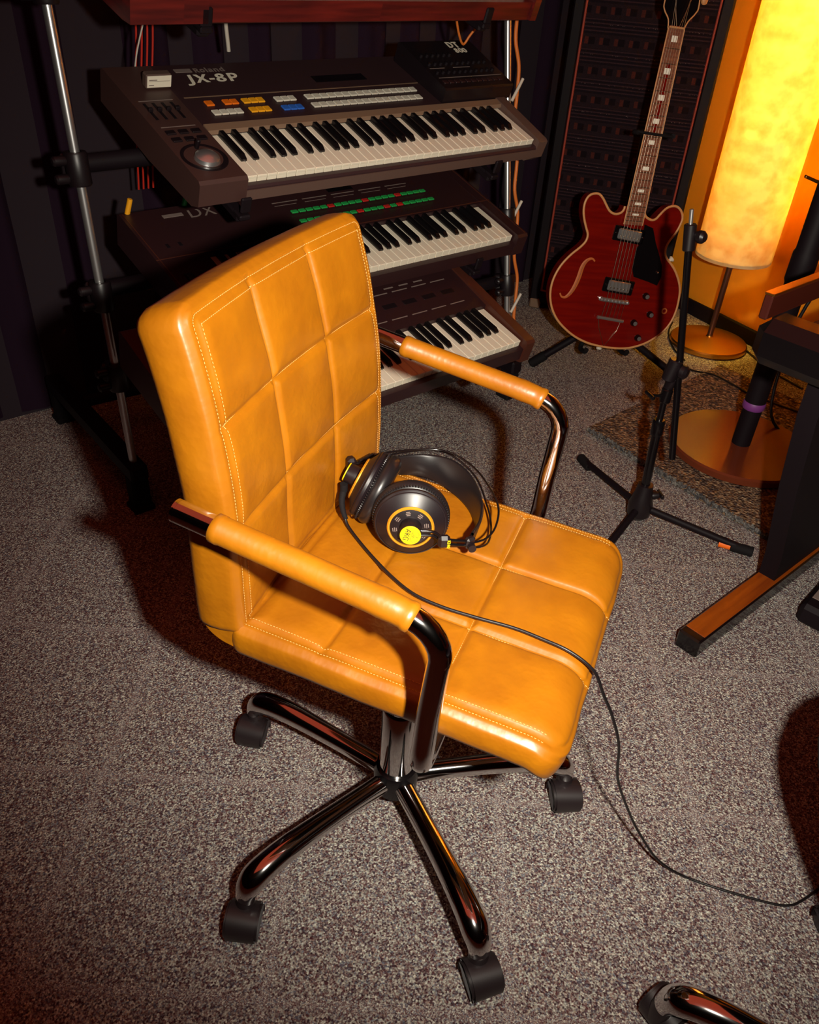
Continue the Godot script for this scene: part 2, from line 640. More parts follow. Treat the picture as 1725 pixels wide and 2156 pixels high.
func cushion(nm: String, parent: Node3D, is_back: bool, na: int, nb: int) -> MeshInstance3D:
	var w := BACK_W if is_back else SEAT_W
	var l := BACK_L if is_back else SEAT_L
	var r0 := 0.006 if is_back else 0.012
	var r1 := 0.018 if is_back else 0.045
	var seams := back_seams if is_back else seat_seams
	var base := func(a: float, b: float) -> Vector3:
		return back_base(a, b) if is_back else seat_base(a, b)
	var nrm := func(a: float, b: float) -> Vector3:
		var e := 0.002
		var da: Vector3 = base.call(a + e, b) - base.call(a - e, b)
		var db: Vector3 = base.call(a, b + e) - base.call(a, b - e)
		var n: Vector3 = da.cross(db).normalized()
		if (is_back and n.x < 0) or (not is_back and n.y < 0 and n.x < 0.2):
			n = -n
		return n
	var st := ST()
	var P := []
	var N := []
	var wr := noise(FastNoiseLite.TYPE_SIMPLEX_SMOOTH, 9.0, 77 if is_back else 78, 2)
	for j in nb + 1:
		var b := l * j / nb
		var half := w
		if b < r0:
			half = w - r0 + sqrt(maxf(0, r0 * r0 - pow(r0 - b, 2)))
		elif b > l - r1:
			half = w - r1 + sqrt(maxf(0, r1 * r1 - pow(b - (l - r1), 2)))
		var row := []
		var nrow := []
		for i in na + 1:
			var a := half * (2.0 * i / na - 1.0)
			var n: Vector3 = nrm.call(a, b)
			var de := edge_in(a, b, w, l, r0, r1)
			var h := quilt(a, b, de, seams) + 0.0014 * wr.get_noise_2d(a, b)
			row.append(base.call(a, b) + n * h)
			nrow.append(n)
		P.append(row)
		N.append(nrow)
	for j in nb:
		for i in na:
			if is_back:
				quad(st, P[j][i], P[j][i + 1], P[j + 1][i + 1], P[j + 1][i], 1)
			else:
				quad(st, P[j][i], P[j][i + 1], P[j + 1][i + 1], P[j + 1][i], 1)
	# border loop, then the side band and the rear panel
	var loop := []
	var ln := []
	for i in na + 1:
		loop.append(P[0][i]); ln.append(N[0][i])
	for j in range(1, nb + 1):
		loop.append(P[j][na]); ln.append(N[j][na])
	for i in range(na - 1, -1, -1):
		loop.append(P[nb][i]); ln.append(N[nb][i])
	for j in range(nb - 1, 0, -1):
		loop.append(P[j][0]); ln.append(N[j][0])
	var cnt := loop.size()
	var cen := Vector3.ZERO
	for q in loop:
		cen += q / cnt
	var prof := [[0.0025, 0.001], [0.004, 0.004], [0.0045, 0.010], [0.0055, 0.022], [0.005, 0.036], [0.003, 0.046], [-0.001, 0.053], [-0.012, 0.058]]
	if not is_back:
		prof = [[0.002, 0.001], [0.0035, 0.004], [0.0045, 0.010], [0.005, 0.020], [0.004, 0.030], [0.0005, 0.038], [-0.010, 0.044]]
	var prev := loop
	for pr in prof:
		var ring := []
		for k in cnt:
			var t: Vector3 = (loop[(k + 1) % cnt] - loop[(k + cnt - 1) % cnt]).normalized()
			var n: Vector3 = ln[k]
			var o: Vector3 = t.cross(n).normalized()
			if o.dot(loop[k] - cen) < 0:
				o = -o
			var dep: float = pr[1]
			if not is_back:
				# the band hangs straight down under the rolled front
				n = n.lerp(Vector3.UP, 0.7).normalized()
			ring.append(loop[k] + o * pr[0] - n * dep)
		for k in cnt:
			var k2 := (k + 1) % cnt
			quad(st, prev[k2], prev[k], ring[k], ring[k2], 1)
		prev = ring
	var rc := Vector3.ZERO
	for q in prev:
		rc += q / cnt
	for k in cnt:
		tri(st, prev[(k + 1) % cnt], prev[k], rc, 3)
	var o := obj(nm, st, M.leather, parent)
	# stitching
	var ss := ST()
	var at := func(a: float, b: float) -> Array:
		var de := edge_in(a, b, w, l, r0, r1)
		var n: Vector3 = nrm.call(a, b)
		return [base.call(a, b) + n * (quilt(a, b, de, seams) + 0.0009), n]
	var lines := []
	for s in [-SEAM_A, SEAM_A]:
		if not is_back:
			lines.append([Vector2(s, 0.02), Vector2(s, l - 0.004)])
	for s in seams:
		lines.append([Vector2(-w + 0.016, s), Vector2(w - 0.016, s)])
	for inset in [0.0085, 0.0185]:
		var b_in: float = l - inset
		lines.append([Vector2(-w + inset, 0.01), Vector2(-w + inset, l - r1)])
		lines.append([Vector2(w - inset, 0.01), Vector2(w - inset, l - r1)])
		if is_back:
			lines.append([Vector2(-w + r1, b_in), Vector2(w - r1, b_in)])
			for sg in [-1.0, 1.0]:
				var pv := Vector2(sg * (w - inset), l - r1)
				for q in range(1, 7):
					var th := PI / 2 * q / 6
					var nx := Vector2(sg * (w - r1 + (r1 - inset) * cos(th)), l - r1 + (r1 - inset) * sin(th))
					lines.append([pv, nx])
					pv = nx
	for ln2 in lines:
		var len: float = ln2[0].distance_to(ln2[1])
		var c := maxi(1, int(len / 0.0040))
		for k in c:
			var q0: Vector2 = ln2[0].lerp(ln2[1], (k + 0.2) / c)
			var q1: Vector2 = ln2[0].lerp(ln2[1], (k + 0.8) / c)
			var A: Array = at.call(q0.x, q0.y)
			var B: Array = at.call(q1.x, q1.y)
			var d: Vector3 = (B[0] - A[0])
			var z: Vector3 = d.normalized()
			var y: Vector3 = (A[1] - z * A[1].dot(z)).normalized()
			cbox(ss, T((A[0] + B[0]) * 0.5, Basis(y.cross(z), y, z)), Vector3(0.0008, 0.0006, d.length()), 0.0002)
	var so := obj("stitching", ss, M.thread, o)
	so.set_meta("kind", "stuff")
	so.set_meta("label", "pale stitches along the seams")
	return o

func caster(parent: Node, at: Vector3, dirv: Vector3) -> void:
	# hooded twin-wheel caster; dirv points from the stem to the axle
	var st := ST()
	var x := dirv.normalized()
	var b := Basis(x, Vector3.UP, x.cross(Vector3.UP))
	var xf := T(Vector3(at.x, 0, at.z), b)
	var ax := 0.016
	var poly := []
	for k in 15:
		var th := deg_to_rad(-28.0 + 236.0 * k / 14.0)
		poly.append(Vector2(ax + 0.0295 * cos(th), 0.0275 + 0.0275 * sin(th)))
	poly.append(Vector2(-0.012, 0.036))
	poly.insert(poly.size() - 1, Vector2(-0.011, 0.020))
	prism(st, poly, -0.022, 0.022, xf)
	var small := []
	for q in poly:
		small.append((q - Vector2(ax, 0.028)) * 0.88 + Vector2(ax, 0.028))
	prism(st, small, -0.0255, 0.0255, xf)
	lathe(st, [Vector2(0.0, 0.030), Vector2(0.0145, 0.030), Vector2(0.0145, 0.056), Vector2(0.0125, 0.060), Vector2(0.0125, 0.0665), Vector2(0.0, 0.0665)], xf, 20)
	for s in [-1.0, 1.0]:
		var wx := xf * T(Vector3(ax, 0.0255, s * 0.0135 - 0.008), Basis(Vector3.RIGHT, PI / 2))
		lathe(st, [Vector2(0, 0), Vector2(0.022, 0), Vector2(0.0255, 0.002), Vector2(0.0255, 0.014), Vector2(0.022, 0.016), Vector2(0, 0.016)], wx, 24)
	obj("caster", st, M.caster_plastic, parent)

func star_base(root: Node3D, a0: float, R: float, caster_turns: Array, k0 := 0, kn_ := 5) -> void:
	var st := ST()
	lathe(st, [Vector2(0, 0.066), Vector2(0.030, 0.066), Vector2(0.036, 0.072), Vector2(0.038, 0.112), Vector2(0.034, 0.122), Vector2(0.0, 0.122)], Transform3D.IDENTITY, 32)
	obj("hub", st, M.black_gloss, root)
	for k in range(k0, k0 + kn_):
		var a := a0 + k * TAU / 5.0
		var d := Vector3(cos(a), 0, -sin(a))
		var pts := spline([d * 0.030 + Vector3.UP * 0.098, d * 0.10 + Vector3.UP * 0.104, d * 0.17 + Vector3.UP * 0.109, d * 0.225 + Vector3.UP * 0.110, d * (R - 0.030) + Vector3.UP * 0.103, d * (R - 0.008) + Vector3.UP * 0.088, d * R + Vector3.UP * 0.066], 7)
		var rad := []
		for i in pts.size():
			var t := float(i) / (pts.size() - 1)
			var wd := lerpf(0.0165, 0.0215, smoothstep(0.1, 0.75, t))
			var ht := lerpf(0.0165, 0.0195, smoothstep(0.1, 0.7, t))
			var e := smoothstep(0.72, 1.0, t)
			rad.append(Vector2(lerpf(wd, 0.016, e), lerpf(ht, 0.0135, e)))
		var s2 := ST()
		sweep(s2, pts, rad, Vector3.UP, 24)
		var leg := obj("leg", s2, M.chrome, root)
		var ct: float = caster_turns[k % caster_turns.size()]
		caster(leg, d * R, Vector3(cos(ct), 0, -sin(ct)))

func build_office_chair() -> void:
	var root := thing("office_chair", "tan quilted leather swivel chair with chrome arms, headphones on its seat", "chair", T(CHAIR, Basis(Vector3.UP, CHAIR_TURN)))
	var bk := cushion("backrest", root, true, 120, 120)
	bk.set_meta("label", "quilted tan leather backrest of nine panels")
	var seat := cushion("seat", root, false, 120, 126)
	# rounded heel where the back band turns into the seat band
	var hl := ST()
	var arc := spline([Vector3(-0.196, 0.62, 0), Vector3(-0.196, 0.585, 0), Vector3(-0.194, 0.558, 0), Vector3(-0.187, 0.538, 0), Vector3(-0.172, 0.525, 0), Vector3(-0.15, 0.519, 0), Vector3(-0.10, 0.514, 0)], 5)
	var hp := []
	for q in arc:
		hp.append(Vector2(q.x, q.y))
	hp.append(Vector2(-0.10, 0.535))
	hp.append(Vector2(-0.152, 0.548))
	hp.append(Vector2(-0.152, 0.62))
	prism(hl, hp, -0.2060, 0.2060)
	obj("heel", hl, M.leather, seat)
	# seat pan, mechanism and lift column
	var st := ST()
	cbox2(st, Vector3(-0.10, 0.482, -0.105), Vector3(0.14, 0.502, 0.105), 0.004)
	cbox2(st, Vector3(-0.085, 0.445, -0.05), Vector3(0.075, 0.484, 0.05), 0.008)
	obj("seat_plate", st, M.black_matte, root)
	st = ST()
	lathe(st, [Vector2(0, 0.115), Vector2(0.0295, 0.115), Vector2(0.0295, 0.262), Vector2(0.027, 0.266), Vector2(0.0255, 0.268), Vector2(0.0255, 0.36), Vector2(0.0235, 0.364), Vector2(0.0235, 0.452), Vector2(0, 0.452)], Transform3D.IDENTITY, 40)
	obj("gas_lift", st, M.chrome, root)
	# arms: chrome tube bent down and under the seat, a stitched leather sleeve on top
	for s in [1.0, -1.0]:
		var z: float = 0.25 * s
		var pts := [Vector3(-0.172, 0.7455, z), Vector3(-0.04, 0.7255, z), Vector3(0.062, 0.7105, z)]
		for k in 9:
			var th := lerpf(deg_to_rad(98), deg_to_rad(-5), k / 8.0)
			pts.append(Vector3(0.0775 + 0.046 * cos(th), 0.660 + 0.046 * sin(th), z))
		pts.append(Vector3(0.118, 0.58, z))
		pts.append(Vector3(0.116, 0.525, z))
		for k in range(1, 7):
			var th := PI / 2 * k / 6
			pts.append(Vector3(0.115 - 0.004 * k / 6.0, 0.508 - 0.034 * sin(th), z - s * 0.034 * (1 - cos(th))))
		pts.append(Vector3(0.108, 0.4735, 0.06 * s))
		st = ST()
		tube(st, pts, 0.0128, 28, false)
		# closed rear end with a rim
		lathe(st, [Vector2(0, -0.001), Vector2(0.0105, -0.001), Vector2(0.0128, 0.0015), Vector2(0.0129, 0.004)], T(pts[0], along(pts[1] - pts[0])), 28)
		var arm := obj("armrest", st, M.chrome, root)
		st = ST()
		var sp := [Vector3(-0.128, 0.739, z), Vector3(-0.126, 0.7385, z), Vector3(-0.118, 0.7372, z), Vector3(-0.116, 0.737, z), Vector3(-0.02, 0.7226, z), Vector3(0.052, 0.712, z), Vector3(0.060, 0.7108, z), Vector3(0.078, 0.7075, z), Vector3(0.084, 0.7058, z), Vector3(0.0865, 0.7050, z), Vector3(0.092, 0.7035, z), Vector3(0.0935, 0.703, z)]
		var sr := [0.0135, 0.0158, 0.0160, 0.0152, 0.0152, 0.0153, 0.0158, 0.0150, 0.0151, 0.0161, 0.0160, 0.0132]
		var rr := []
		for q in sr:
			rr.append(Vector2(q, q))
		sweep(st, sp, rr, Vector3.UP, 28, false)
		var sl := obj("sleeve", st, M.leather, arm)
		sl.set_meta("label", "tan leather armrest sleeve")
	# five-star base, legs as they stand in the photograph
	star_base(root, 3.925 - CHAIR_TURN, 0.2985, [-1.62 - CHAIR_TURN, -1.18 - CHAIR_TURN, -1.42 - CHAIR_TURN, 1.0, -1.72 - CHAIR_TURN])

func build_black_chair() -> void:
	var c := Vector3(0.665, 0, -0.385)
	var root := thing("office_chair", "black padded swivel chair on a chrome base at the right edge", "chair", T(c))
	var st := ST()
	# rounded seat pad
	var n := 48
	var prof := [[0.90, 0.405], [0.97, 0.412], [1.0, 0.430], [1.0, 0.452], [0.97, 0.468], [0.90, 0.476], [0.6, 0.480], [0.0, 0.480]]
	var ring0 := []
	for pr in prof:
		var ring := []
		for k in n:
			var th := TAU * k / n
			var cc := cos(th)
			var s := sin(th)
			var e := pow(pow(absf(cc), 3.2) + pow(absf(s), 3.2), -1.0 / 3.2)
			ring.append(Vector3(0.105 + cc * e * 0.255 * pr[0], pr[1], -0.10 + s * e * 0.29 * pr[0]))
		if ring0.size():
			for k in n:
				var k2 := (k + 1) % n
				quad(st, ring[k], ring[k2], ring0[k2], ring0[k], 1)
		else:
			for k in n:
				tri(st, Vector3(0.105, pr[1], -0.10), ring[k], ring[(k + 1) % n])
		ring0 = ring
	obj("seat", st, M.black_matte, root)
	st = ST()
	cbox2(st, Vector3(0.33, 0.56, -0.32), Vector3(0.39, 1.0, 0.12), 0.025)
	obj("backrest", st, M.black_matte, root)
	st = ST()
	tube(st, spline([Vector3(0.08, 0.395, -0.1), Vector3(0.30, 0.395, -0.1), Vector3(0.395, 0.47, -0.1), Vector3(0.40, 0.62, -0.1)], 6), 0.016, 12)
	obj("back_bracket", st, M.black_plastic, root)
	st = ST()
	lathe(st, [Vector2(0, 0.115), Vector2(0.0295, 0.115), Vector2(0.0295, 0.26), Vector2(0.0235, 0.265), Vector2(0.0235, 0.41), Vector2(0, 0.41)], Transform3D.IDENTITY, 32)
	obj("gas_lift", st, M.chrome, root)
	star_base(root, 2.70, 0.298, [0.6, 2.0, 3.0, 4.2, 5.0])

func build_fill_panel() -> void:  # invented source: panel and glow added only as shadow fill
	var o := thing("ceiling_fill_panel", "dim red fill panel added under the ceiling to warm the shadows, out of the picture", "added fill light", T(Vector3(-0.2, 2.56, -0.9)))
	var st := ST()
	cbox2(st, Vector3(-1.34, 0.0, -1.34), Vector3(1.34, 0.04, 1.34), 0.006)
	obj("housing", st, M.black_matte, o)
	st = ST()
	cbox2(st, Vector3(-1.3, -0.004, -1.3), Vector3(1.3, 0.001, 1.3), 0.001)
	obj("diffuser", st, M.fill_panel_red, o)

# ---------------------------------------------------------------- headphones on the seat
func ear_cup(root: Node3D, c: Vector3, axis: Vector3, up: Vector3, front: bool) -> Node3D:
	# local frame: y points out of the ear side
	var y := axis.normalized()
	var z := (up - y * up.dot(y)).normalized()
	var b := Basis(y.cross(z), y, z)
	var st := ST()
	lathe(st, [Vector2(0.030, -0.004), Vector2(0.046, -0.004), Vector2(0.0495, 0.000), Vector2(0.0495, 0.004), Vector2(0.047, 0.0065), Vector2(0.044, 0.0085), Vector2(0.0300, 0.0165), Vector2(0.0285, 0.0172), Vector2(0.0, 0.0172)], Transform3D.IDENTITY, 56)
	# boss that carries the yoke
	lathe(st, [Vector2(0.0, 0.017), Vector2(0.0148, 0.017), Vector2(0.0140, 0.034), Vector2(0.0125, 0.0360), Vector2(0.0, 0.0360)], Transform3D.IDENTITY, 32)
	# thin welt
	lathe(st, [Vector2(0.0470, 0.0062), Vector2(0.0476, 0.0066), Vector2(0.0472, 0.0074), Vector2(0.0462, 0.0074)], Transform3D.IDENTITY, 56)
	var cup := obj("ear_cup", st, M.black_plastic, root, T(c, b))
	st = ST()
	var pr := []
	for k in 15:
		var th := lerpf(-0.5 * PI, 0.9 * PI, k / 14.0)
		pr.append(Vector2(0.0375 + 0.0155 * cos(th), -0.0150 + 0.0125 * sin(th)))
	pr.reverse()
	var inner := []
	for k in 6:
		var th := lerpf(-0.5 * PI, -1.1 * PI, k / 5.0)
		inner.append(Vector2(0.0375 + 0.0155 * cos(th), -0.0150 + 0.0125 * sin(th)))
	inner.reverse()
	var full := inner.duplicate()
	pr.reverse()
	for q in pr:
		full.append(q)
	lathe(st, full, Transform3D.IDENTITY, 56)
	lathe(st, [Vector2(0.0, -0.012), Vector2(0.034, -0.012)], Transform3D.IDENTITY, 32)
	# gathered edge where the pad meets the cup
	for k in 84:
		var a := TAU * k / 84
		cbox(st, T(Vector3(cos(a) * 0.0505, -0.0045, sin(a) * 0.0505), Basis(Vector3.UP, -a)), Vector3(0.0030, 0.0030, 0.0018), 0.0007)
	obj("ear_pad", st, M.pad_leather, cup)
	st = ST()
	lathe(st, [Vector2(0.0275, 0.0166), Vector2(0.0312, 0.0160), Vector2(0.0314, 0.0172), Vector2(0.0298, 0.0190), Vector2(0.0280, 0.0190), Vector2(0.0275, 0.0180), Vector2(0.0275, 0.0166)], Transform3D.IDENTITY, 56)
	var gr := obj("trim_ring", st, M.gold, cup)
	gr.set_meta("label", "gold ring around the vent plate")
	# vents: five groups of three short bars
	for g in 8:
		var a := TAU * g / 8.0 + 0.2
		var vs := ST()
		for k in 3:
			var off := (k - 1) * 0.0024
			var hl := 0.0034 if k == 1 else 0.0027
			cbox(vs, T(Vector3(0, 0.0177, 0), Basis(Vector3.UP, a)) * T(Vector3(0.0212 + off, 0, 0)), Vector3(0.0012, 0.0012, hl * 2.0), 0.0003)
		obj("vent", vs, M.print_grey, cup)
	st = ST()
	lathe(st, [Vector2(0.0, 0.0360), Vector2(0.0138, 0.0360), Vector2(0.0138, 0.0370), Vector2(0.0132, 0.0376), Vector2(0.0, 0.0376)], Transform3D.IDENTITY, 40)
	var cap := obj("cap", st, M.yellow_cap, cup)
	cap.set_meta("label", "round yellow logo cap")
	if front:
		var face := Basis(Vector3(-1, 0, 0), Vector3(0, 0, 1), Vector3(0, 1, 0))
		face = face * Basis(Vector3(0, 0, 1), deg_to_rad(-104))
		text("lettering", "AKG", 0.0072, M.print_black, cup, T(face * Vector3(0.0, -0.0048, 0.0378), face), false, 0.0003)
		st = ST()
		for k in 3:
			var th := TAU * k / 3.0 + 0.5
			var cc: Vector3 = face * Vector3(0.0040 * cos(th), 0.0038 + 0.0040 * sin(th), 0.0378)
			var pts := []
			for q in 33:
				pts.append(cc + face * Vector3(cos(TAU * q / 32), sin(TAU * q / 32), 0) * 0.0048)
			tube(st, pts, 0.0002, 5, false)
		obj("emblem", st, M.print_black, cup)
	return cup

func build_headphones() -> void:
	var base := Vector3(0.02, 0.548, -0.93)
	var root := thing("headphones", "black studio headphones with gold rings lying on the tan chair seat", "headphones", T(base))
	var rc := Vector3(0.0025, 0.6005, -0.8600)
	var ra := Vector3(0.02, 0.10, 1.0)
	ear_cup(root, rc - base, ra, Vector3.UP, true)
	var lc := Vector3(-0.058, 0.6075, -0.9300)
	var la := Vector3(-0.92, 0.36, -0.22)
	ear_cup(root, lc - base, la, Vector3(0, 1, -0.8), false)
	# padded headband, a wide strip standing on its edge
	var bot := [Vector3(-0.050, 0.570, -1.010), Vector3(-0.017, 0.553, -1.043), Vector3(0.024, 0.549, -1.044), Vector3(0.061, 0.549, -1.010), Vector3(0.086, 0.549, -0.970), Vector3(0.096, 0.550, -0.928), Vector3(0.092, 0.560, -0.888), Vector3(0.082, 0.574, -0.856)]
	var top := [Vector3(-0.052, 0.604, -1.000), Vector3(-0.020, 0.592, -1.035), Vector3(0.021, 0.588, -1.051), Vector3(0.060, 0.587, -1.043), Vector3(0.088, 0.586, -1.004), Vector3(0.102, 0.585, -0.946), Vector3(0.099, 0.588, -0.895), Vector3(0.086, 0.594, -0.852)]
	var bs := spline(bot, 7)
	var ts := spline(top, 7)
	var st := ST()
	var rings := []
	for i in bs.size():
		var d: Vector3 = (ts[i] - ts[maxi(i - 1, 0)]) if i > 0 else (ts[1] - ts[0])
		var up: Vector3 = (ts[i] - bs[i])
		var nn := d.cross(up).normalized() * 0.0022
		var ring := []
		var cr := up * 0.06
		for q in [[bs[i] - nn * 0.4], [bs[i] + cr - nn], [ts[i] - cr - nn], [ts[i] - nn * 0.4], [ts[i] + nn * 0.4], [ts[i] - cr + nn], [bs[i] + cr + nn], [bs[i] + nn * 0.4]]:
			ring.append(q[0] - base)
		rings.append(ring)
	for i in rings.size() - 1:
		for k in 8:
			var k2 := (k + 1) % 8
			quad(st, rings[i][k], rings[i][k2], rings[i + 1][k2], rings[i + 1][k], 1)
	obj("headband", st, M.pad_leather, root)
	# spring wires outside the band
	var wires := [
		[Vector3(-0.075, 0.612, -0.985), Vector3(-0.030, 0.607, -1.022), Vector3(0.042, 0.604, -1.040), Vector3(0.087, 0.602, -1.006), Vector3(0.113, 0.600, -0.950), Vector3(0.123, 0.595, -0.911), Vector3(0.117, 0.590, -0.872), Vector3(0.103, 0.590, -0.846), Vector3(0.083, 0.592, -0.832)],
		[Vector3(-0.073, 0.602, -0.990), Vector3(-0.028, 0.597, -1.032), Vector3(0.042, 0.593, -1.056), Vector3(0.092, 0.580, -1.018), Vector3(0.112, 0.566, -0.958), Vector3(0.117, 0.560, -0.915), Vector3(0.111, 0.566, -0.872), Vector3(0.098, 0.576, -0.846), Vector3(0.082, 0.584, -0.834)]]
	for w in wires:
		st = ST()
		var loc := []
		for q in w:
			loc.append(q - base)
		tube(st, spline(loc, 7), 0.0015, 8)
		obj("spring_wire", st, M.black_gloss, root)
	# sliders joining the wires to the cups
	var y1 := ra.normalized()
	var rb := rc + y1 * 0.029 - base
	st = ST()
	for off in [-0.0035, 0.0035]:
		tube(st, spline([rb + Vector3(0.012, off, 0), rb + Vector3(0.030, off * 0.9, 0.0), Vector3(0.050, 0.598 + off, -0.824) - base, Vector3(0.083, 0.590 + off, -0.834) - base], 5), 0.0021, 8)
	obj("yoke", st, M.black_gloss, root)
	st = ST()
	cbox(st, T(Vector3(0.047, 0.599, -0.823) - base, Basis(Vector3.UP, 0.15)), Vector3(0.016, 0.019, 0.012), 0.004)
	var blk := obj("slider", st, M.black_plastic, root)
	text("lettering", "K240", 0.0042, M.yellow_cap, blk, T(Vector3(0.0535, 0.5995, -0.8165) - base, Basis(Vector3.UP, 0.15) * Basis(Vector3.BACK, -PI / 2)), true, 0.0003)
	st = ST()
	cbox(st, T(Vector3(0.082, 0.590, -0.836) - base, Basis(Vector3.UP, 0.6)), Vector3(0.014, 0.018, 0.010), 0.003)
	lathe(st, [Vector2(0, 0), Vector2(0.0055, 0), Vector2(0.0055, 0.012), Vector2(0, 0.012)], T(Vector3(0.083, 0.587, -0.836) - base, along(Vector3(0.2, 0.1, 1))), 16)
	obj("slider", st, M.black_plastic, root)
	var y2 := la.normalized()
	var lb := lc + y2 * 0.030 - base
	st = ST()
	tube(st, spline([lb + Vector3(0, 0.0, -0.01), lb + Vector3(-0.002, 0.008, -0.025), Vector3(-0.082, 0.612, -0.975) - base, Vector3(-0.060, 0.610, -1.002) - base], 5), 0.004, 8)
	obj("yoke", st, M.black_gloss, root)
	st = ST()
	cbox(st, T(lb + Vector3(-0.002, 0.004, -0.020), Basis(Vector3.UP, 0.4)), Vector3(0.013, 0.022, 0.016), 0.004)
	obj("slider", st, M.black_plastic, root)
	# strain relief and cable, over the seat edge and down to the carpet
	st = ST()
	var boot := spline([Vector3(-0.094, 0.598, -0.926), Vector3(-0.096, 0.585, -0.918), Vector3(-0.093, 0.574, -0.908), Vector3(-0.088, 0.566, -0.900)], 4)
	var bl := []
	var br := []
	for i in boot.size():
		bl.append(boot[i] - base)
		br.append(Vector2.ONE * (0.0048 - 0.0018 * i / boot.size() + (0.0005 if i % 2 == 0 else 0.0)))
	sweep(st, bl, br, Vector3.UP, 12)
	lathe(st, [Vector2(0, 0), Vector2(0.0055, 0), Vector2(0.0055, 0.012), Vector2(0, 0.012)], T(Vector3(-0.094, 0.596, -0.926) - base, Basis.IDENTITY), 16)
	obj("cable_boot", st, M.rubber, root)
	var cab := [Vector3(-0.090, 0.569, -0.903), Vector3(-0.083, 0.560, -0.890), Vector3(-0.055, 0.556, -0.848), Vector3(-0.02, 0.5555, -0.800), Vector3(0.012, 0.554, -0.768), Vector3(0.049, 0.5505, -0.751), Vector3(0.091, 0.548, -0.739), Vector3(0.138, 0.546, -0.727), Vector3(0.173, 0.544, -0.713), Vector3(0.207, 0.540, -0.698), Vector3(0.238, 0.520, -0.688), Vector3(0.261, 0.470, -0.697), Vector3(0.284, 0.42, -0.705), Vector3(0.309, 0.35, -0.716), Vector3(0.332, 0.25, -0.736), Vector3(0.373, 0.15, -0.751), Vector3(0.405, 0.09, -0.751), Vector3(0.444, 0.035, -0.746), Vector3(0.493, 0.004, -0.739), Vector3(0.558, 0.003, -0.719), Vector3(0.623, 0.003, -0.704), Vector3(0.653, 0.003, -0.702), Vector3(0.679, 0.003, -0.712), Vector3(0.749, 0.003, -0.754), Vector3(0.86, 0.003, -0.80)]
	var loc2 := []
	for q in cab:
		loc2.append(q - base)
	st = ST()
	tube(st, spline(loc2, 7), 0.0021, 9)
	obj("cable", st, M.cable_black, root)

# ---------------------------------------------------------------- keyboard stand
var tiers := {}   # name -> [origin of the treble end of the key fronts, tilt]

func kb_frame(nm: String) -> Transform3D:
	var t: float = tiers[nm][1]
	var z := -(kn * cos(t) + Vector3.UP * sin(t))
	var y := Vector3.UP * cos(t) - kn * sin(t)
	return Transform3D(Basis(kd, y, z), tiers[nm][0])

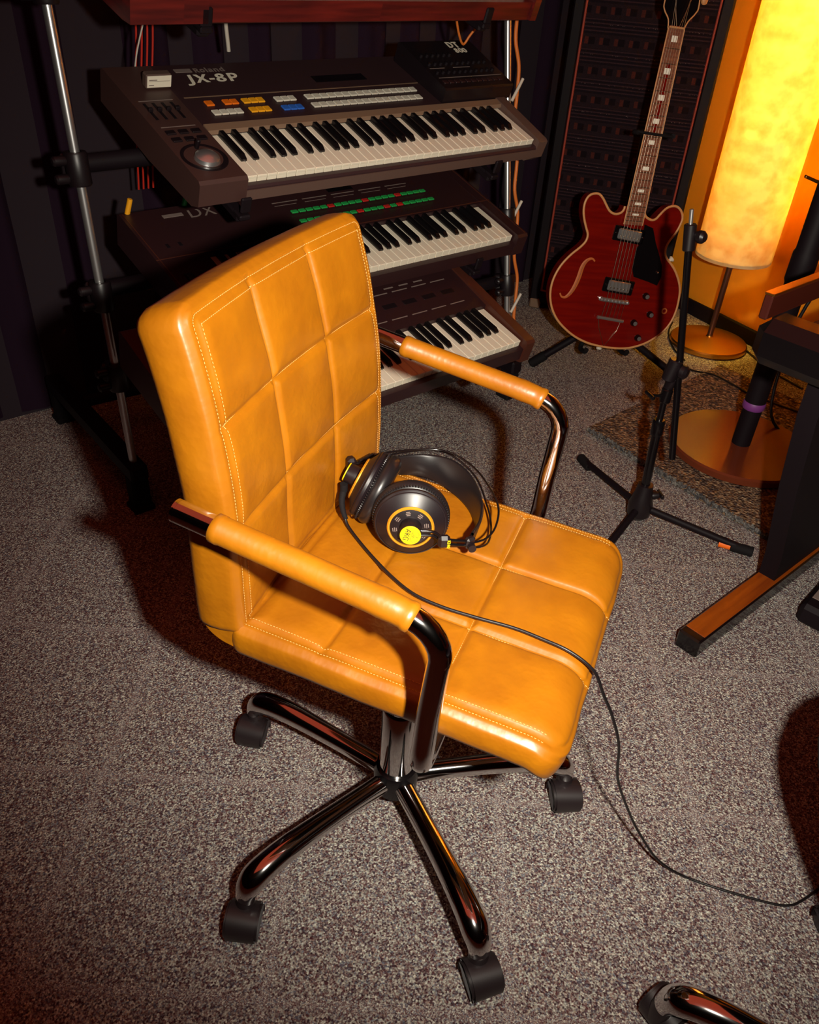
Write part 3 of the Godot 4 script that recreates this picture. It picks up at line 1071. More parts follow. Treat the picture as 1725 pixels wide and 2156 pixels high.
func build_keyboard_stand() -> void:
	tiers = {"top": [Vector3(0.194, 1.140, -2.289), 0.30], "jx": [Vector3(0.254, 0.820, -2.258), 0.341], "dx": [Vector3(0.231, 0.573, -2.255), 0.285], "bt": [Vector3(0.259, 0.389, -1.970), 0.258]}
	var root := thing("keyboard_stand", "black and chrome four-tier keyboard stand in front of the drape", "stand", T(Vector3(-0.2, 0, -2.1)))
	var o := root.position
	var cols := [[Vector3(-0.690, 0.10, -1.653), Vector3(-0.731, 1.42, -1.700)], [Vector3(0.285, 0.10, -2.420), Vector3(0.128, 1.42, -2.590)]]
	var feet := [[Vector3(-0.688, 0, -1.650), Vector3(-1.046, 0, -2.060)], [Vector3(0.296, 0, -2.410), Vector3(-0.08, 0, -2.83)]]
	for s in 2:
		var st := ST()
		rod(st, cols[s][0] - o, cols[s][1] - o, 0.0095, 20)
		obj("column", st, M.chrome_dull, root)
		# base beam on two feet
		var f: Vector3 = feet[s][0]
		var bq: Vector3 = feet[s][1]
		st = ST()
		var d := (bq - f).normalized()
		var bm := Basis(d, Vector3.UP, d.cross(Vector3.UP))
		cbox(st, T((f + bq) * 0.5 + Vector3.UP * 0.115 - o, bm), Vector3(f.distance_to(bq) + 0.06, 0.045, 0.045), 0.006)
		var beam := obj("base_beam", st, M.black_matte, root)
		for q in [f, bq]:
			st = ST()
			cbox(st, T(q + Vector3.UP * 0.055 - o, bm), Vector3(0.045, 0.09, 0.045), 0.005)
			cbox(st, T(q + Vector3.UP * 0.008 - o, bm), Vector3(0.055, 0.016, 0.055), 0.004)
			obj("foot", st, M.rubber, beam)
	var st0 := ST()
	var q0: Vector3 = feet[0][1] * 0.75 + feet[0][0] * 0.25
	var q1: Vector3 = feet[1][1] * 0.75 + feet[1][0] * 0.25
	rod(st0, q0 + Vector3.UP * 0.115 - o, q1 + Vector3.UP * 0.115 - o, 0.018)
	obj("cross_bar", st0, M.black_matte, root)
	for nm in tiers:
		var fr := kb_frame(nm)
		# height at which the arms meet the columns
		var hy: float = (fr * Vector3(0, -0.085, -0.22)).y
		var ends := []
		for s in 2:
			var a: Vector3 = cols[s][0]
			var b: Vector3 = cols[s][1]
			var p := a.lerp(b, (hy - a.y) / (b.y - a.y))
			ends.append(p)
			var st := ST()
			var dir := (b - a).normalized()
			lathe(st, [Vector2(0.013, -0.032), Vector2(0.021, -0.032), Vector2(0.023, -0.028), Vector2(0.023, 0.028), Vector2(0.021, 0.032), Vector2(0.013, 0.032)], T(p - o, along(dir)), 20)
			cbox(st, T(p - o + kn * 0.035, along(dir)), Vector3(0.034, 0.045, 0.034), 0.005)
			for v in [-0.017, 0.017]:
				lathe(st, [Vector2(0, 0), Vector2(0.009, 0), Vector2(0.010, 0.004), Vector2(0.010, 0.022), Vector2(0.007, 0.026), Vector2(0, 0.026)], T(p - o + dir * v - kd * 0.022, along(-kd)), 12)
			obj("clamp", st, M.black_plastic, root)
		var st2 := ST()
		rod(st2, ends[0] - o + kn * 0.035, ends[1] - o + kn * 0.035, 0.0185, 16)
		obj("tier_bar", st2, M.black_matte, root)
		for x in [-0.862, -0.135]:
			var st3 := ST()
			var under := -0.068 if nm != "top" else -0.062
			var zf := 0.016
			cbox(st3, fr.translated(-o) * T(Vector3(x, under - 0.012, -0.17)), Vector3(0.026, 0.020, 0.38), 0.004)
			# upturned lip that holds the front edge
			cbox(st3, fr.translated(-o) * T(Vector3(x, -0.046, zf + 0.010)), Vector3(0.024, 0.034, 0.008), 0.003)
			cbox(st3, fr.translated(-o) * T(Vector3(x, under - 0.006, zf)), Vector3(0.026, 0.012, 0.030), 0.003)
			obj("support_arm", st3, M.black_matte, root)

# ---------------------------------------------------------------- synthesizers
var white_mesh: Mesh
var black_mesh: Mesh
const OW := 0.0235714

func add_keys(root: Node3D) -> void:
	if white_mesh == null:
		var st := ST()
		cbox2(st, Vector3(-0.0112, -0.006, -0.150), Vector3(0.0112, 0.0, 0.0), 0.0012)
		cbox2(st, Vector3(-0.0110, -0.020, -0.004), Vector3(0.0110, -0.003, -0.0012), 0.0006)
		white_mesh = mesh_of(st)
		st = ST()
		var cen := Vector3(0, 0.004, -0.10)
		var w0 := 0.0066
		var w1 := 0.0050
		var lo := [Vector3(-w0, -0.004, -0.150), Vector3(w0, -0.004, -0.150), Vector3(w0, -0.004, -0.050), Vector3(-w0, -0.004, -0.050)]
		var md := [Vector3(-w0, 0.004, -0.150), Vector3(w0, 0.004, -0.150), Vector3(w0, 0.004, -0.0505), Vector3(-w0, 0.004, -0.0505)]
		var hi := [Vector3(-w1, 0.0115, -0.150), Vector3(w1, 0.0115, -0.150), Vector3(w1, 0.0115, -0.0600), Vector3(-w1, 0.0115, -0.0600)]
		for k in 4:
			var k2 := (k + 1) % 4
			out_quad(st, lo[k], lo[k2], md[k2], md[k], cen)
			out_quad(st, md[k], md[k2], hi[k2], hi[k], cen)
		out_quad(st, hi[0], hi[1], hi[2], hi[3], cen)
		black_mesh = mesh_of(st)
	for i in 36:
		inst("white_key", white_mesh, M.key_white, root, T(Vector3((i - 36) * OW + OW * 0.5, 0, 0)))
		var k := i % 7
		if k in [0, 1, 3, 4, 5] and i < 35:
			var off: float = {0: -0.0028, 1: 0.0028, 3: -0.0032, 4: 0.0, 5: 0.0032}[k]
			inst("black_key", black_mesh, M.key_black, root, T(Vector3((i - 35) * OW + off, 0, 0)))

# one push button lying on the panel: x, depth of its centre, size
func button(root: Node3D, x: float, d: float, w: float, l: float, h0: float, m: Material, nm := "button") -> void:
	var key := "%s_%.4f_%.4f" % [nm, w, l]
	if not M.has(key):
		var st := ST()
		cbox2(st, Vector3(-w / 2, 0, -l / 2), Vector3(w / 2, 0.004, l / 2), 0.0012)
		M[key] = mesh_of(st)
	inst(nm, M[key], m, root, T(Vector3(x, h0, -d)))

func flat_strip(root: Node3D, nm: String, x0: float, x1: float, d0: float, d1: float, h: float, m: Material, t := 0.0012) -> MeshInstance3D:
	var st := ST()
	cbox2(st, Vector3(x0, h, -d1), Vector3(x1, h + t, -d0), 0.0003)
	return obj(nm, st, m, root)

func build_synths() -> void:
	build_jx()
	build_dx()
	build_bt()
	build_top()

func on_panel(x: float, d: float, h: float) -> Transform3D:
	# lettering lying on a panel, readable from the player's side
	return T(Vector3(x, h, -d), Basis(Vector3.RIGHT, -PI / 2))

func build_jx() -> void:
	var fr := kb_frame("jx")
	var root := thing("synthesizer", "brown-black synthesizer with orange, blue and white buttons, second tier from the top", "keyboard", fr)
	var st := ST()
	xprism(st, [Vector2(-0.014, -0.018), Vector2(-0.010, -0.014), Vector2(0.02, -0.014), Vector2(0.02, -0.022), Vector2(0.168, -0.022), Vector2(0.168, 0.012), Vector2(0.405, 0.012), Vector2(0.412, 0.006), Vector2(0.412, -0.060), Vector2(0.01, -0.054), Vector2(-0.014, -0.044)], -0.857, 0.004)
	obj("body", st, M.jx_panel, root)
	st = ST()
	xprism(st, [Vector2(-0.016, -0.042), Vector2(-0.016, 0.004), Vector2(-0.010, 0.010), Vector2(0.405, 0.0125), Vector2(0.412, 0.006), Vector2(0.412, -0.062), Vector2(0.19, -0.066), Vector2(0.01, -0.056)], -0.964, -0.857)
	obj("left_block", st, M.jx_body, root)
	st = ST()
	xprism(st, [Vector2(-0.016, -0.042), Vector2(-0.016, 0.000), Vector2(-0.008, 0.004), Vector2(0.165, 0.016), Vector2(0.405, 0.0125), Vector2(0.412, 0.006), Vector2(0.412, -0.066), Vector2(0.01, -0.066)], 0.004, 0.036)
	obj("end_cheek", st, M.jx_cheek, root)
	st = ST()
	xprism(st, [Vector2(-0.016, -0.043), Vector2(-0.016, -0.021), Vector2(-0.012, -0.021), Vector2(-0.012, -0.043)], -0.857, 0.004)
	obj("front_rail", st, M.jx_cheek, root)
	st = ST()
	xprism(st, [Vector2(0.145, 0.004), Vector2(0.147, 0.0125), Vector2(0.168, 0.0145), Vector2(0.168, 0.004)], -0.857, 0.004)
	obj("key_strip", st, M.jx_strip, root)
	add_keys(root)
	var h := 0.012
	# thin printed rule
	flat_strip(root, "rule", -0.845, -0.19, 0.271, 0.2745, h, M.jx_strip, 0.0006)
	var bl := 0.0185
	var by := 0.243
	var by2 := 0.207
	var put_row := func(x0: float, x1: float, n: int, d: float, m: Material) -> void:
		var w := (x1 - x0) / n
		for i in n:
			button(root, x0 + w * (i + 0.5), d, w * 0.92, bl, h, m)
	put_row.call(-0.812, -0.792, 1, by, M.btn_orange)
	put_row.call(-0.769, -0.733, 2, by, M.btn_orange)
	put_row.call(-0.722, -0.667, 3, by, M.btn_amber)
	put_row.call(-0.640, -0.585, 3, by - 0.002, M.btn_white)
	put_row.call(-0.557, -0.222, 16, by - 0.001, M.btn_white)
	put_row.call(-0.814, -0.742, 4, by2, M.btn_white)
	put_row.call(-0.724, -0.671, 3, by2, M.btn_amber)
	put_row.call(-0.642, -0.587, 3, by2 - 0.002, M.btn_blue)
	put_row.call(-0.560, -0.230, 16, by2, M.btn_white)
	flat_strip(root, "display", -0.485, -0.333, 0.302, 0.330, h, M.black_gloss)
	flat_strip(root, "logo_bar", -0.812, -0.772, 0.372, 0.386, h, M.print_grey)
	text("lettering", "Roland", 0.0175, M.print_grey, root, on_panel(-0.728, 0.379, h), true)
	text("lettering", "JX-8P", 0.034, M.print_white, root, on_panel(-0.735, 0.345, h) * T(Vector3.ZERO, Basis(Vector3(1.15, 0, 0), Vector3(0.15, 1, 0), Vector3(0, 0, 1))), true)
	# sliders and the bender on the left block
	for k in 4:
		flat_strip(root, "slider_slot", -0.944 + k * 0.020, -0.938 + k * 0.020, 0.200, 0.262, 0.0115, M.black_matte)
		st = ST()
		cbox2(st, Vector3(-0.946 + k * 0.020, 0.0118, -0.236), Vector3(-0.936 + k * 0.020, 0.0200, -0.228), 0.0015)
		obj("slider_knob", st, M.black_plastic, root)
	flat_strip(root, "rule", -0.948, -0.872, 0.270, 0.2725, 0.0115, M.print_grey, 0.0006)
	flat_strip(root, "rule", -0.948, -0.872, 0.172, 0.1745, 0.0112, M.print_grey, 0.0006)
	for k in 6:
		button(root, -0.938 + (k % 3) * 0.028, 0.152 - (k / 3) * 0.026, 0.020, 0.014, 0.0105, M.black_plastic)
	st = ST()
	lathe(st, [Vector2(0, 0.0095), Vector2(0.047, 0.0095), Vector2(0.047, 0.0118), Vector2(0.044, 0.0122), Vector2(0.040, 0.0105), Vector2(0.030, 0.0100), Vector2(0.0, 0.0100)], T(Vector3(-0.912, 0, -0.062)), 40)
	var bend := obj("bender", st, M.black_plastic, root)
	st = ST()
	lathe(st, [Vector2(0.026, 0.010), Vector2(0.024, 0.018), Vector2(0.016, 0.024), Vector2(0.008, 0.0265), Vector2(0, 0.027)], T(Vector3(-0.910, 0, -0.055)), 32)
	var dome := obj("dome", st, M.chrome_dull, bend)
	dome.set_meta("label", "silver dome of the bender")
	st = ST()
	cbox(st, T(Vector3(-0.912, 0.022, -0.092), Basis(Vector3.RIGHT, 0.3)), Vector3(0.008, 0.024, 0.010), 0.002)
	obj("lever", st, M.black_plastic, bend)
	# memory cartridge standing in its slot
	var ct := thing("memory_cartridge", "small white labelled memory cartridge plugged into the synthesizer's upper left corner", "cartridge", fr * T(Vector3(-0.882, 0.0125, -0.318)))
	st = ST()
	cbox2(st, Vector3(-0.029, 0, -0.014), Vector3(0.029, 0.030, 0.006), 0.003)
	obj("case", st, M.jx_cheek, ct)
	st = ST()
	cbox2(st, Vector3(-0.027, 0.004, 0.006), Vector3(0.027, 0.028, 0.0068), 0.0003)
	var cl := obj("paper_label", st, M.print_white, ct)
	for q in [[-0.023, -0.005, 0.0185, 0.0205], [-0.023, 0.024, 0.0165, 0.0172], [-0.023, -0.012, 0.0080, 0.0098]]:
		st = ST()
		cbox2(st, Vector3(q[0], q[2], 0.0067), Vector3(q[1], q[3], 0.0071), 0.0001)
		obj("printed_line", st, M.print_grey, cl)
	# drum machine on the treble end
	var dm := thing("drum_machine", "black drum machine box resting on the treble end of the brown-black synthesizer", "drum machine", fr * T(Vector3(-0.066, 0.0128, -0.272)))
	st = ST()
	xprism(st, [Vector2(-0.100, 0.0), Vector2(-0.100, 0.032), Vector2(-0.096, 0.036), Vector2(0.104, 0.050), Vector2(0.110, 0.046), Vector2(0.110, 0.0)], -0.122, 0.122)
	obj("body", st, M.black_plastic, dm)
	var slope := func(x: float, d: float) -> Transform3D:
		return T(Vector3(x, 0.0362 + (d + 0.096) * 0.07, -d), Basis(Vector3.RIGHT, 0.07))
	var names := [["DT", 0.045, 0.084, 0.026], ["800", 0.055, 0.058, 0.020]]
	for q in names:
		text("lettering", q[0], q[3], M.print_white, dm, slope.call(q[1], q[2]) * T(Vector3.ZERO, Basis(Vector3.RIGHT, -PI / 2)), true)
	for r in 4:
		for k in 11:
			if r == 3 and k > 5:
				continue
			var xf: Transform3D = slope.call(-0.102 + k * 0.0195, -0.072 + r * 0.036)
			if r == 0:
				st = ST()
				cbox(st, xf, Vector3(0.014, 0.004, 0.012), 0.001)
				obj("pad_button", st, M.dx_body, dm)
			else:
				st = ST()
				lathe(st, [Vector2(0.0055, -0.001), Vector2(0.005, 0.007), Vector2(0.0, 0.0075)], xf, 10)
				obj("knob", st, M.black_matte, dm)
	for q in [[-0.110, 0.112, -0.054], [-0.110, -0.060, -0.014], [-0.030, 0.030, -0.014]]:
		st = ST()
		cbox(st, slope.call((q[0] + q[1]) * 0.5, q[2]), Vector3(q[1] - q[0], 0.0006, 0.0022), 0.0001)
		obj("rule", st, M.print_grey, dm)

func build_dx() -> void:
	var fr := kb_frame("dx")
	var root := thing("synthesizer", "dark brown synthesizer with two rows of green buttons, third tier from the top", "keyboard", fr)
	var st := ST()
	xprism(st, [Vector2(-0.014, -0.018), Vector2(0.02, -0.016), Vector2(0.02, -0.022), Vector2(0.150, -0.022), Vector2(0.150, 0.010), Vector2(0.335, 0.016), Vector2(0.345, 0.010), Vector2(0.345, -0.066), Vector2(0.01, -0.066), Vector2(-0.014, -0.052)], -0.857, 0.004)
	obj("body", st, M.dx_body, root)
	st = ST()
	xprism(st, [Vector2(-0.018, -0.052), Vector2(-0.018, 0.002), Vector2(-0.012, 0.008), Vector2(0.335, 0.016), Vector2(0.345, 0.010), Vector2(0.345, -0.066), Vector2(0.01, -0.066)], -0.975, -0.857)
	obj("left_block", st, M.dx_body, root)
	st = ST()
	xprism(st, [Vector2(-0.018, -0.052), Vector2(-0.018, 0.002), Vector2(-0.012, 0.008), Vector2(0.335, 0.016), Vector2(0.345, 0.010), Vector2(0.345, -0.066), Vector2(0.01, -0.066)], 0.004, 0.042)
	obj("end_cheek", st, M.dx_body, root)
	flat_strip(root, "trim_line", -0.975, 0.042, 0.1545, 0.1575, 0.0112, M.bt_body, 0.0012)
	for x in [-0.968, 0.034]:
		st = ST()
		xprism(st, [Vector2(-0.010, 0.0085), Vector2(-0.010, 0.0092), Vector2(0.332, 0.0166), Vector2(0.332, 0.0158)], x, x + 0.002)
		obj("edge_line", st, M.bt_body, root)
	add_keys(root)
	for r in 2:
		for i in 20:
			var d := 0.240 - r * 0.040
			var x := -0.565 + i * 0.0221
			var m: Material = M.btn_green
			if (r == 0 and i in [5, 10, 15]) or (r == 1 and i in [8, 12, 14]):
				m = M.btn_red
			button(root, x, d, 0.0185, 0.0115, 0.0124 + (d - 0.15) * 0.032, m)
	for r in 5:
		flat_strip(root, "printed_chart", -0.60 + r * 0.09, -0.525 + r * 0.09, 0.288, 0.291, 0.0148, M.print_grey, 0.0006)
		flat_strip(root, "printed_chart", -0.60 + r * 0.09, -0.535 + r * 0.09, 0.276, 0.2775, 0.0144, M.print_grey, 0.0006)
	flat_strip(root, "display", -0.42, -0.34, 0.300, 0.322, 0.0148, M.black_gloss)
	flat_strip(root, "logo_bar", -0.885, -0.835, 0.296, 0.308, 0.0150, M.print_grey)
	text("lettering", "DX", 0.034, M.print_grey, root, on_panel(-0.790, 0.300, 0.0150) * T(Vector3.ZERO, Basis(Vector3(1.3, 0, 0), Vector3(0.1, 1, 0), Vector3(0, 0, 1))), false)
	for k in 2:
		flat_strip(root, "slider_slot", -0.93 + k * 0.03, -0.922 + k * 0.03, 0.19, 0.26, 0.0118, M.black_matte)
		st = ST()
		lathe(st, [Vector2(0, -0.008), Vector2(0.028, -0.008), Vector2(0.030, -0.006), Vector2(0.030, 0.006), Vector2(0.028, 0.008), Vector2(0, 0.008)], T(Vector3(-0.935 + k * 0.038, -0.010, -0.075), Basis(Vector3.BACK, PI / 2)), 28)
		obj("wheel", st, M.black_plastic, root)

func build_bt() -> void:
	var fr := kb_frame("bt")
	var root := thing("synthesizer", "brown synthesizer with plain dark panel, lowest tier of the stand", "keyboard", fr)
	var st := ST()
	xprism(st, [Vector2(-0.014, -0.018), Vector2(0.02, -0.016), Vector2(0.02, -0.022), Vector2(0.150, -0.022), Vector2(0.150, 0.010), Vector2(0.34, 0.030), Vector2(0.35, 0.024), Vector2(0.35, -0.066), Vector2(0.01, -0.066), Vector2(-0.014, -0.052)], -0.857, 0.004)
	obj("body", st, M.dx_body, root)
	for x in [[-0.925, -0.857], [0.004, 0.034]]:
		st = ST()
		xprism(st, [Vector2(-0.020, -0.058), Vector2(-0.020, 0.000), Vector2(-0.014, 0.006), Vector2(0.345, 0.034), Vector2(0.355, 0.028), Vector2(0.355, -0.066), Vector2(0.0, -0.066)], x[0], x[1])
		obj("end_cheek", st, M.bt_body, root)
	add_keys(root)
	var hh := func(d: float) -> float:
		return 0.010 + (d - 0.150) * 0.1053
	var orange := ST()
	cbox(orange, T(Vector3(-0.20, hh.call(0.318) + 0.0004, -0.318), Basis(Vector3.RIGHT, 0.105)), Vector3(0.16, 0.0014, 0.009), 0.0003)
	obj("orange_strip", orange, M.cable_tan, root)
	for r in 3:
		for k in 9:
			var d := 0.185 + r * 0.045
			st = ST()
			cbox(st, T(Vector3(-0.60 + k * 0.066, hh.call(d), -d), Basis(Vector3.RIGHT, 0.105)), Vector3(0.042 if r == 1 else 0.050, 0.0014, 0.016 if r == 1 else 0.003), 0.0004)
			obj("panel_button" if r == 1 else "printed_line", st, M.black_plastic if r == 1 else M.print_grey, root)
	for k in 3:
		st = ST()
		cbox(st, T(Vector3(-0.23 + k * 0.05, hh.call(0.29), -0.29), Basis(Vector3.RIGHT, 0.105)), Vector3(0.030, 0.0014, 0.004), 0.0003)
		obj("printed_line", st, M.print_grey, root)

func build_top() -> void:
	var fr := kb_frame("top")
	var root := thing("synthesizer", "red-brown wooden synthesizer cut off by the top edge of the picture", "keyboard", fr)
	var st := ST()
	xprism(st, [Vector2(-0.024, -0.018), Vector2(0.02, -0.016), Vector2(0.02, -0.022), Vector2(0.150, -0.022), Vector2(0.150, 0.020), Vector2(0.36, 0.070), Vector2(0.36, -0.060), Vector2(-0.018, -0.060), Vector2(-0.024, -0.056)], -0.860, 0.006)
	obj("body", st, M.red_wood, root)
	for x in [[-1.01, -0.860], [0.006, 0.026]]:
		st = ST()
		xprism(st, [Vector2(-0.030, -0.056), Vector2(-0.030, 0.004), Vector2(-0.020, 0.014), Vector2(0.14, 0.020), Vector2(0.365, 0.080), Vector2(0.365, -0.060), Vector2(0.0, -0.060)], x[0], x[1])
		obj("end_cheek", st, M.red_wood, root)
	add_keys(root)

# ---------------------------------------------------------------- speaker column
func build_speaker() -> void:
	var ex := Vector3(0.956, 0, 0.293).normalized()
	var b := Basis(ex, Vector3.UP, ex.cross(Vector3.UP))   # z faces the room
	var root := thing("speaker_column", "tall dark speaker column with patterned grille cloth behind the red guitar", "speaker", T(Vector3(0.431, 0, -3.216), b))
	var w := 0.515
	var h := 1.75
	var st := ST()
	cbox2(st, Vector3(0, 0.03, -0.27), Vector3(w, h, -0.02), 0.012)
	# raised frame around the grille
	cbox2(st, Vector3(0, 0.03, -0.024), Vector3(0.040, h, 0.0), 0.006)
	cbox2(st, Vector3(w - 0.040, 0.03, -0.024), Vector3(w, h, 0.0), 0.006)
	cbox2(st, Vector3(0.035, 0.03, -0.024), Vector3(w - 0.035, 0.075, 0.0), 0.006)
	cbox2(st, Vector3(0.035, h - 0.045, -0.024), Vector3(w - 0.035, h, 0.0), 0.006)
	obj("cabinet", st, M.speaker_vinyl, root)
	st = ST()
	cbox2(st, Vector3(0.036, 0.07, -0.022), Vector3(w - 0.036, h - 0.04, -0.008), 0.004)
	obj("grille", st, M.grille_cloth, root)
	for x in [0.043, w - 0.043]:
		st = ST()
		rod(st, Vector3(x, 0.078, -0.006), Vector3(x, h - 0.05, -0.006), 0.0042, 8)
		obj("piping", st, M.piping_red, root)
	st = ST()
	rod(st, Vector3(0.043, 0.080, -0.006), Vector3(w - 0.043, 0.080, -0.006), 0.0042, 8)
	obj("piping", st, M.piping_red, root)
	for x in [0.0, w - 0.045]:
		st = ST()
		cbox2(st, Vector3(x + 0.002, 0.004, -0.045), Vector3(x + 0.045, 0.046, 0.004), 0.006)
		obj("corner_cap", st, M.jx_strip, root)
	for x in [0.05, w - 0.05]:
		for z in [-0.04, -0.23]:
			st = ST()
			lathe(st, [Vector2(0, 0), Vector2(0.014, 0), Vector2(0.018, 0.031), Vector2(0, 0.031)], T(Vector3(x, 0, z)), 14)
			obj("foot", st, M.rubber, root)

# ---------------------------------------------------------------- the red guitar
func guitar_frame() -> Transform3D:
	return Transform3D(Basis(Vector3(0.98002302, -0.06126454, -0.18921295), Vector3(0.03109348, 0.98687127, -0.15848752), Vector3(0.19643849, 0.14943813, 0.96906149)), Vector3(0.621, 0.301, -2.583))

func build_guitar() -> void:
	var root := thing("electric_guitar", "red semi-hollow electric guitar with cream binding on a black stand", "guitar", guitar_frame())
	var raw := [[-0.024, 0.280], [-0.026, 0.268], [-0.036, 0.258], [-0.054, 0.255], [-0.072, 0.263], [-0.087, 0.28], [-0.1, 0.296], [-0.115, 0.308], [-0.131, 0.309], [-0.148, 0.301], [-0.157, 0.282], [-0.157, 0.258], [-0.15, 0.233], [-0.138, 0.207], [-0.129, 0.188], [-0.131, 0.168], [-0.146, 0.148], [-0.17, 0.126], [-0.194, 0.097], [-0.21, 0.067], [-0.219, 0.035], [-0.220, 0.004], [-0.214, -0.026], [-0.201, -0.056], [-0.178, -0.087], [-0.145, -0.115], [-0.106, -0.139], [-0.059, -0.157], [-0.013, -0.166], [0.031, -0.17], [0.071, -0.17], [0.107, -0.164], [0.147, -0.149], [0.182, -0.126], [0.208, -0.1], [0.225, -0.069], [0.233, -0.032], [0.233, 0.003], [0.229, 0.034], [0.218, 0.062], [0.198, 0.093], [0.176, 0.116], [0.156, 0.133], [0.146, 0.149], [0.145, 0.17], [0.153, 0.191], [0.166, 0.212], [0.175, 0.236], [0.178, 0.26], [0.167, 0.281], [0.149, 0.292], [0.13, 0.291], [0.114, 0.282], [0.099, 0.264], [0.088, 0.25], [0.074, 0.246], [0.055, 0.253], [0.046, 0.266], [0.045, 0.280]]
	var ctl := []
	for q in raw:
		ctl.append(Vector3(q[0], q[1], 0))
	var sp := spline(ctl, 3)
	var poly := []
	for q in sp:
		poly.append(Vector2(q.x, q.y))
	var n := poly.size()
	# body: rim plus a gently arched top
	var st := ST()
	var th := 0.045
	prism(st, poly, -th, -0.002)
	var body := obj("body", st, M.guitar_top, root)
	st = ST()
	# arched top: concentric shrink towards the centre line point
	var cen := Vector2(0.012, 0.05)
	var idx := Geometry2D.triangulate_polygon(PackedVector2Array(poly))
	var zf := func(q: Vector2) -> float:
		return -0.001
	for i in range(0, idx.size(), 3):
		var a: Vector2 = poly[idx[i]]
		var b: Vector2 = poly[idx[i + 1]]
		var c: Vector2 = poly[idx[i + 2]]
		if (b - a).cross(c - a) < 0:
			var t := b
			b = c
			c = t
		tri(st, Vector3(a.x, a.y, zf.call(a)), Vector3(b.x, b.y, zf.call(b)), Vector3(c.x, c.y, zf.call(c)))
	obj("top", st, M.guitar_top, root)
	# cream binding round the edge of the top
	st = ST()
	var path := []
	for q in sp:
		path.append(Vector3(q.x, q.y, -0.0015))
	sweep(st, path, [Vector2(0.0038, 0.0034)], Vector3(0, 0, 1), 10, true)
	obj("binding", st, M.binding, root)
	# f-hole
	st = ST()
	var f1 := spline([Vector3(-0.089, 0.108, 0), Vector3(-0.097, 0.115, 0), Vector3(-0.108, 0.114, 0), Vector3(-0.120, 0.104, 0), Vector3(-0.128, 0.086, 0), Vector3(-0.133, 0.055, 0), Vector3(-0.141, 0.026, 0), Vector3(-0.152, 0.004, 0), Vector3(-0.166, -0.010, 0), Vector3(-0.180, -0.009, 0), Vector3(-0.187, 0.002, 0)], 5)
	var fr := []
	for i in f1.size():
		var t := float(i) / (f1.size() - 1)
		fr.append(Vector2(0.0028 + 0.0055 * pow(sin(PI * t), 2.0), 0.0012))
	sweep(st, f1, fr, Vector3(0, 0, 1), 10)
	var fh := obj("sound_hole", st, M.fhole, root)
	fh.set_meta("label", "f-shaped sound hole")
	st = ST()
	var f2 := []
	for i in range(12, f1.size() - 12):
		f2.append(f1[i] + Vector3(0.0008, 0, 0.0006))
	sweep(st, f2, [Vector2(0.0012, 0.0012)], Vector3(0, 0, 1), 8)
	obj("slit", st, M.rosewood, fh)
	st = ST()
	lathe(st, [Vector2(0.010, -0.001), Vector2(0.010, 0.0012), Vector2(0.006, 0.0012), Vector2(0.006, -0.001)], T(Vector3(0.190, -0.036, 0), Basis(Vector3.RIGHT, PI / 2)), 20)
	obj("sound_hole", st, M.fhole, root)
	# neck and fretboard
	var slope := 0.013
	var nx := func(y: float) -> float:
		return 0.011 + (y - 0.23) * slope
	var hw := func(y: float) -> float:
		return lerpf(0.0315, 0.0245, clampf((y - 0.23) / 0.534, 0, 1))
	st = ST()
	var quadpts := []
	for y in [0.228, 0.764]:
		quadpts.append([nx.call(y) - hw.call(y), nx.call(y) + hw.call(y), y])
	prism(st, [Vector2(quadpts[0][0], 0.228), Vector2(quadpts[0][1], 0.228), Vector2(quadpts[1][1], 0.764), Vector2(quadpts[1][0], 0.764)], 0.006, 0.011)
	obj("fretboard", st, M.rosewood, root)
	st = ST()
	sweep(st, [Vector3(nx.call(0.20), 0.20, -0.006), Vector3(nx.call(0.33), 0.33, -0.002), Vector3(nx.call(0.60), 0.60, 0.0), Vector3(nx.call(0.77), 0.77, 0.0)], [Vector2(0.030, 0.014), Vector2(0.027, 0.013), Vector2(0.024, 0.0115), Vector2(0.022, 0.011)], Vector3(0, 0, 1), 14)
	obj("neck", st, M.guitar_top, root)
	for s in [-1.0, 1.0]:
		st = ST()
		rod(st, Vector3(nx.call(0.228) + s * hw.call(0.228), 0.228, 0.0095), Vector3(nx.call(0.764) + s * hw.call(0.764), 0.764, 0.0095), 0.0021, 8)
		obj("neck_binding", st, M.binding, root)
	var frets := [0.714, 0.675, 0.638, 0.604, 0.571, 0.539, 0.509, 0.481, 0.454, 0.429, 0.405, 0.382, 0.360, 0.339, 0.319, 0.300, 0.283, 0.267, 0.252, 0.240]
	for y in frets:
		st = ST()
		rod(st, Vector3(nx.call(y) - hw.call(y) * 0.92, y, 0.0115), Vector3(nx.call(y) + hw.call(y) * 0.92, y, 0.0115), 0.0013, 6)
		obj("fret", st, M.string_metal, root)
	var inl := [[0.738, 0.016], [0.656, 0.016], [0.587, 0.015], [0.524, 0.014], [0.466, 0.012], [0.393, 0.011], [0.329, 0.0085], [0.291, 0.0075], [0.259, 0.006]]
	for q in inl:
		for part in [[-0.010, 0.010]]:
			st = ST()
			cbox(st, T(Vector3(nx.call(q[0]), q[0], 0.0113)), Vector3(0.021 if q[0] < 0.45 else 0.019, q[1], 0.0012), 0.0015)
			obj("inlay", st, M.pearl, root)
	st = ST()
	cbox(st, T(Vector3(nx.call(0.766), 0.766, 0.010)), Vector3(0.048, 0.005, 0.011), 0.0012)
	obj("nut", st, M.binding, root)
	# headstock
	st = ST()
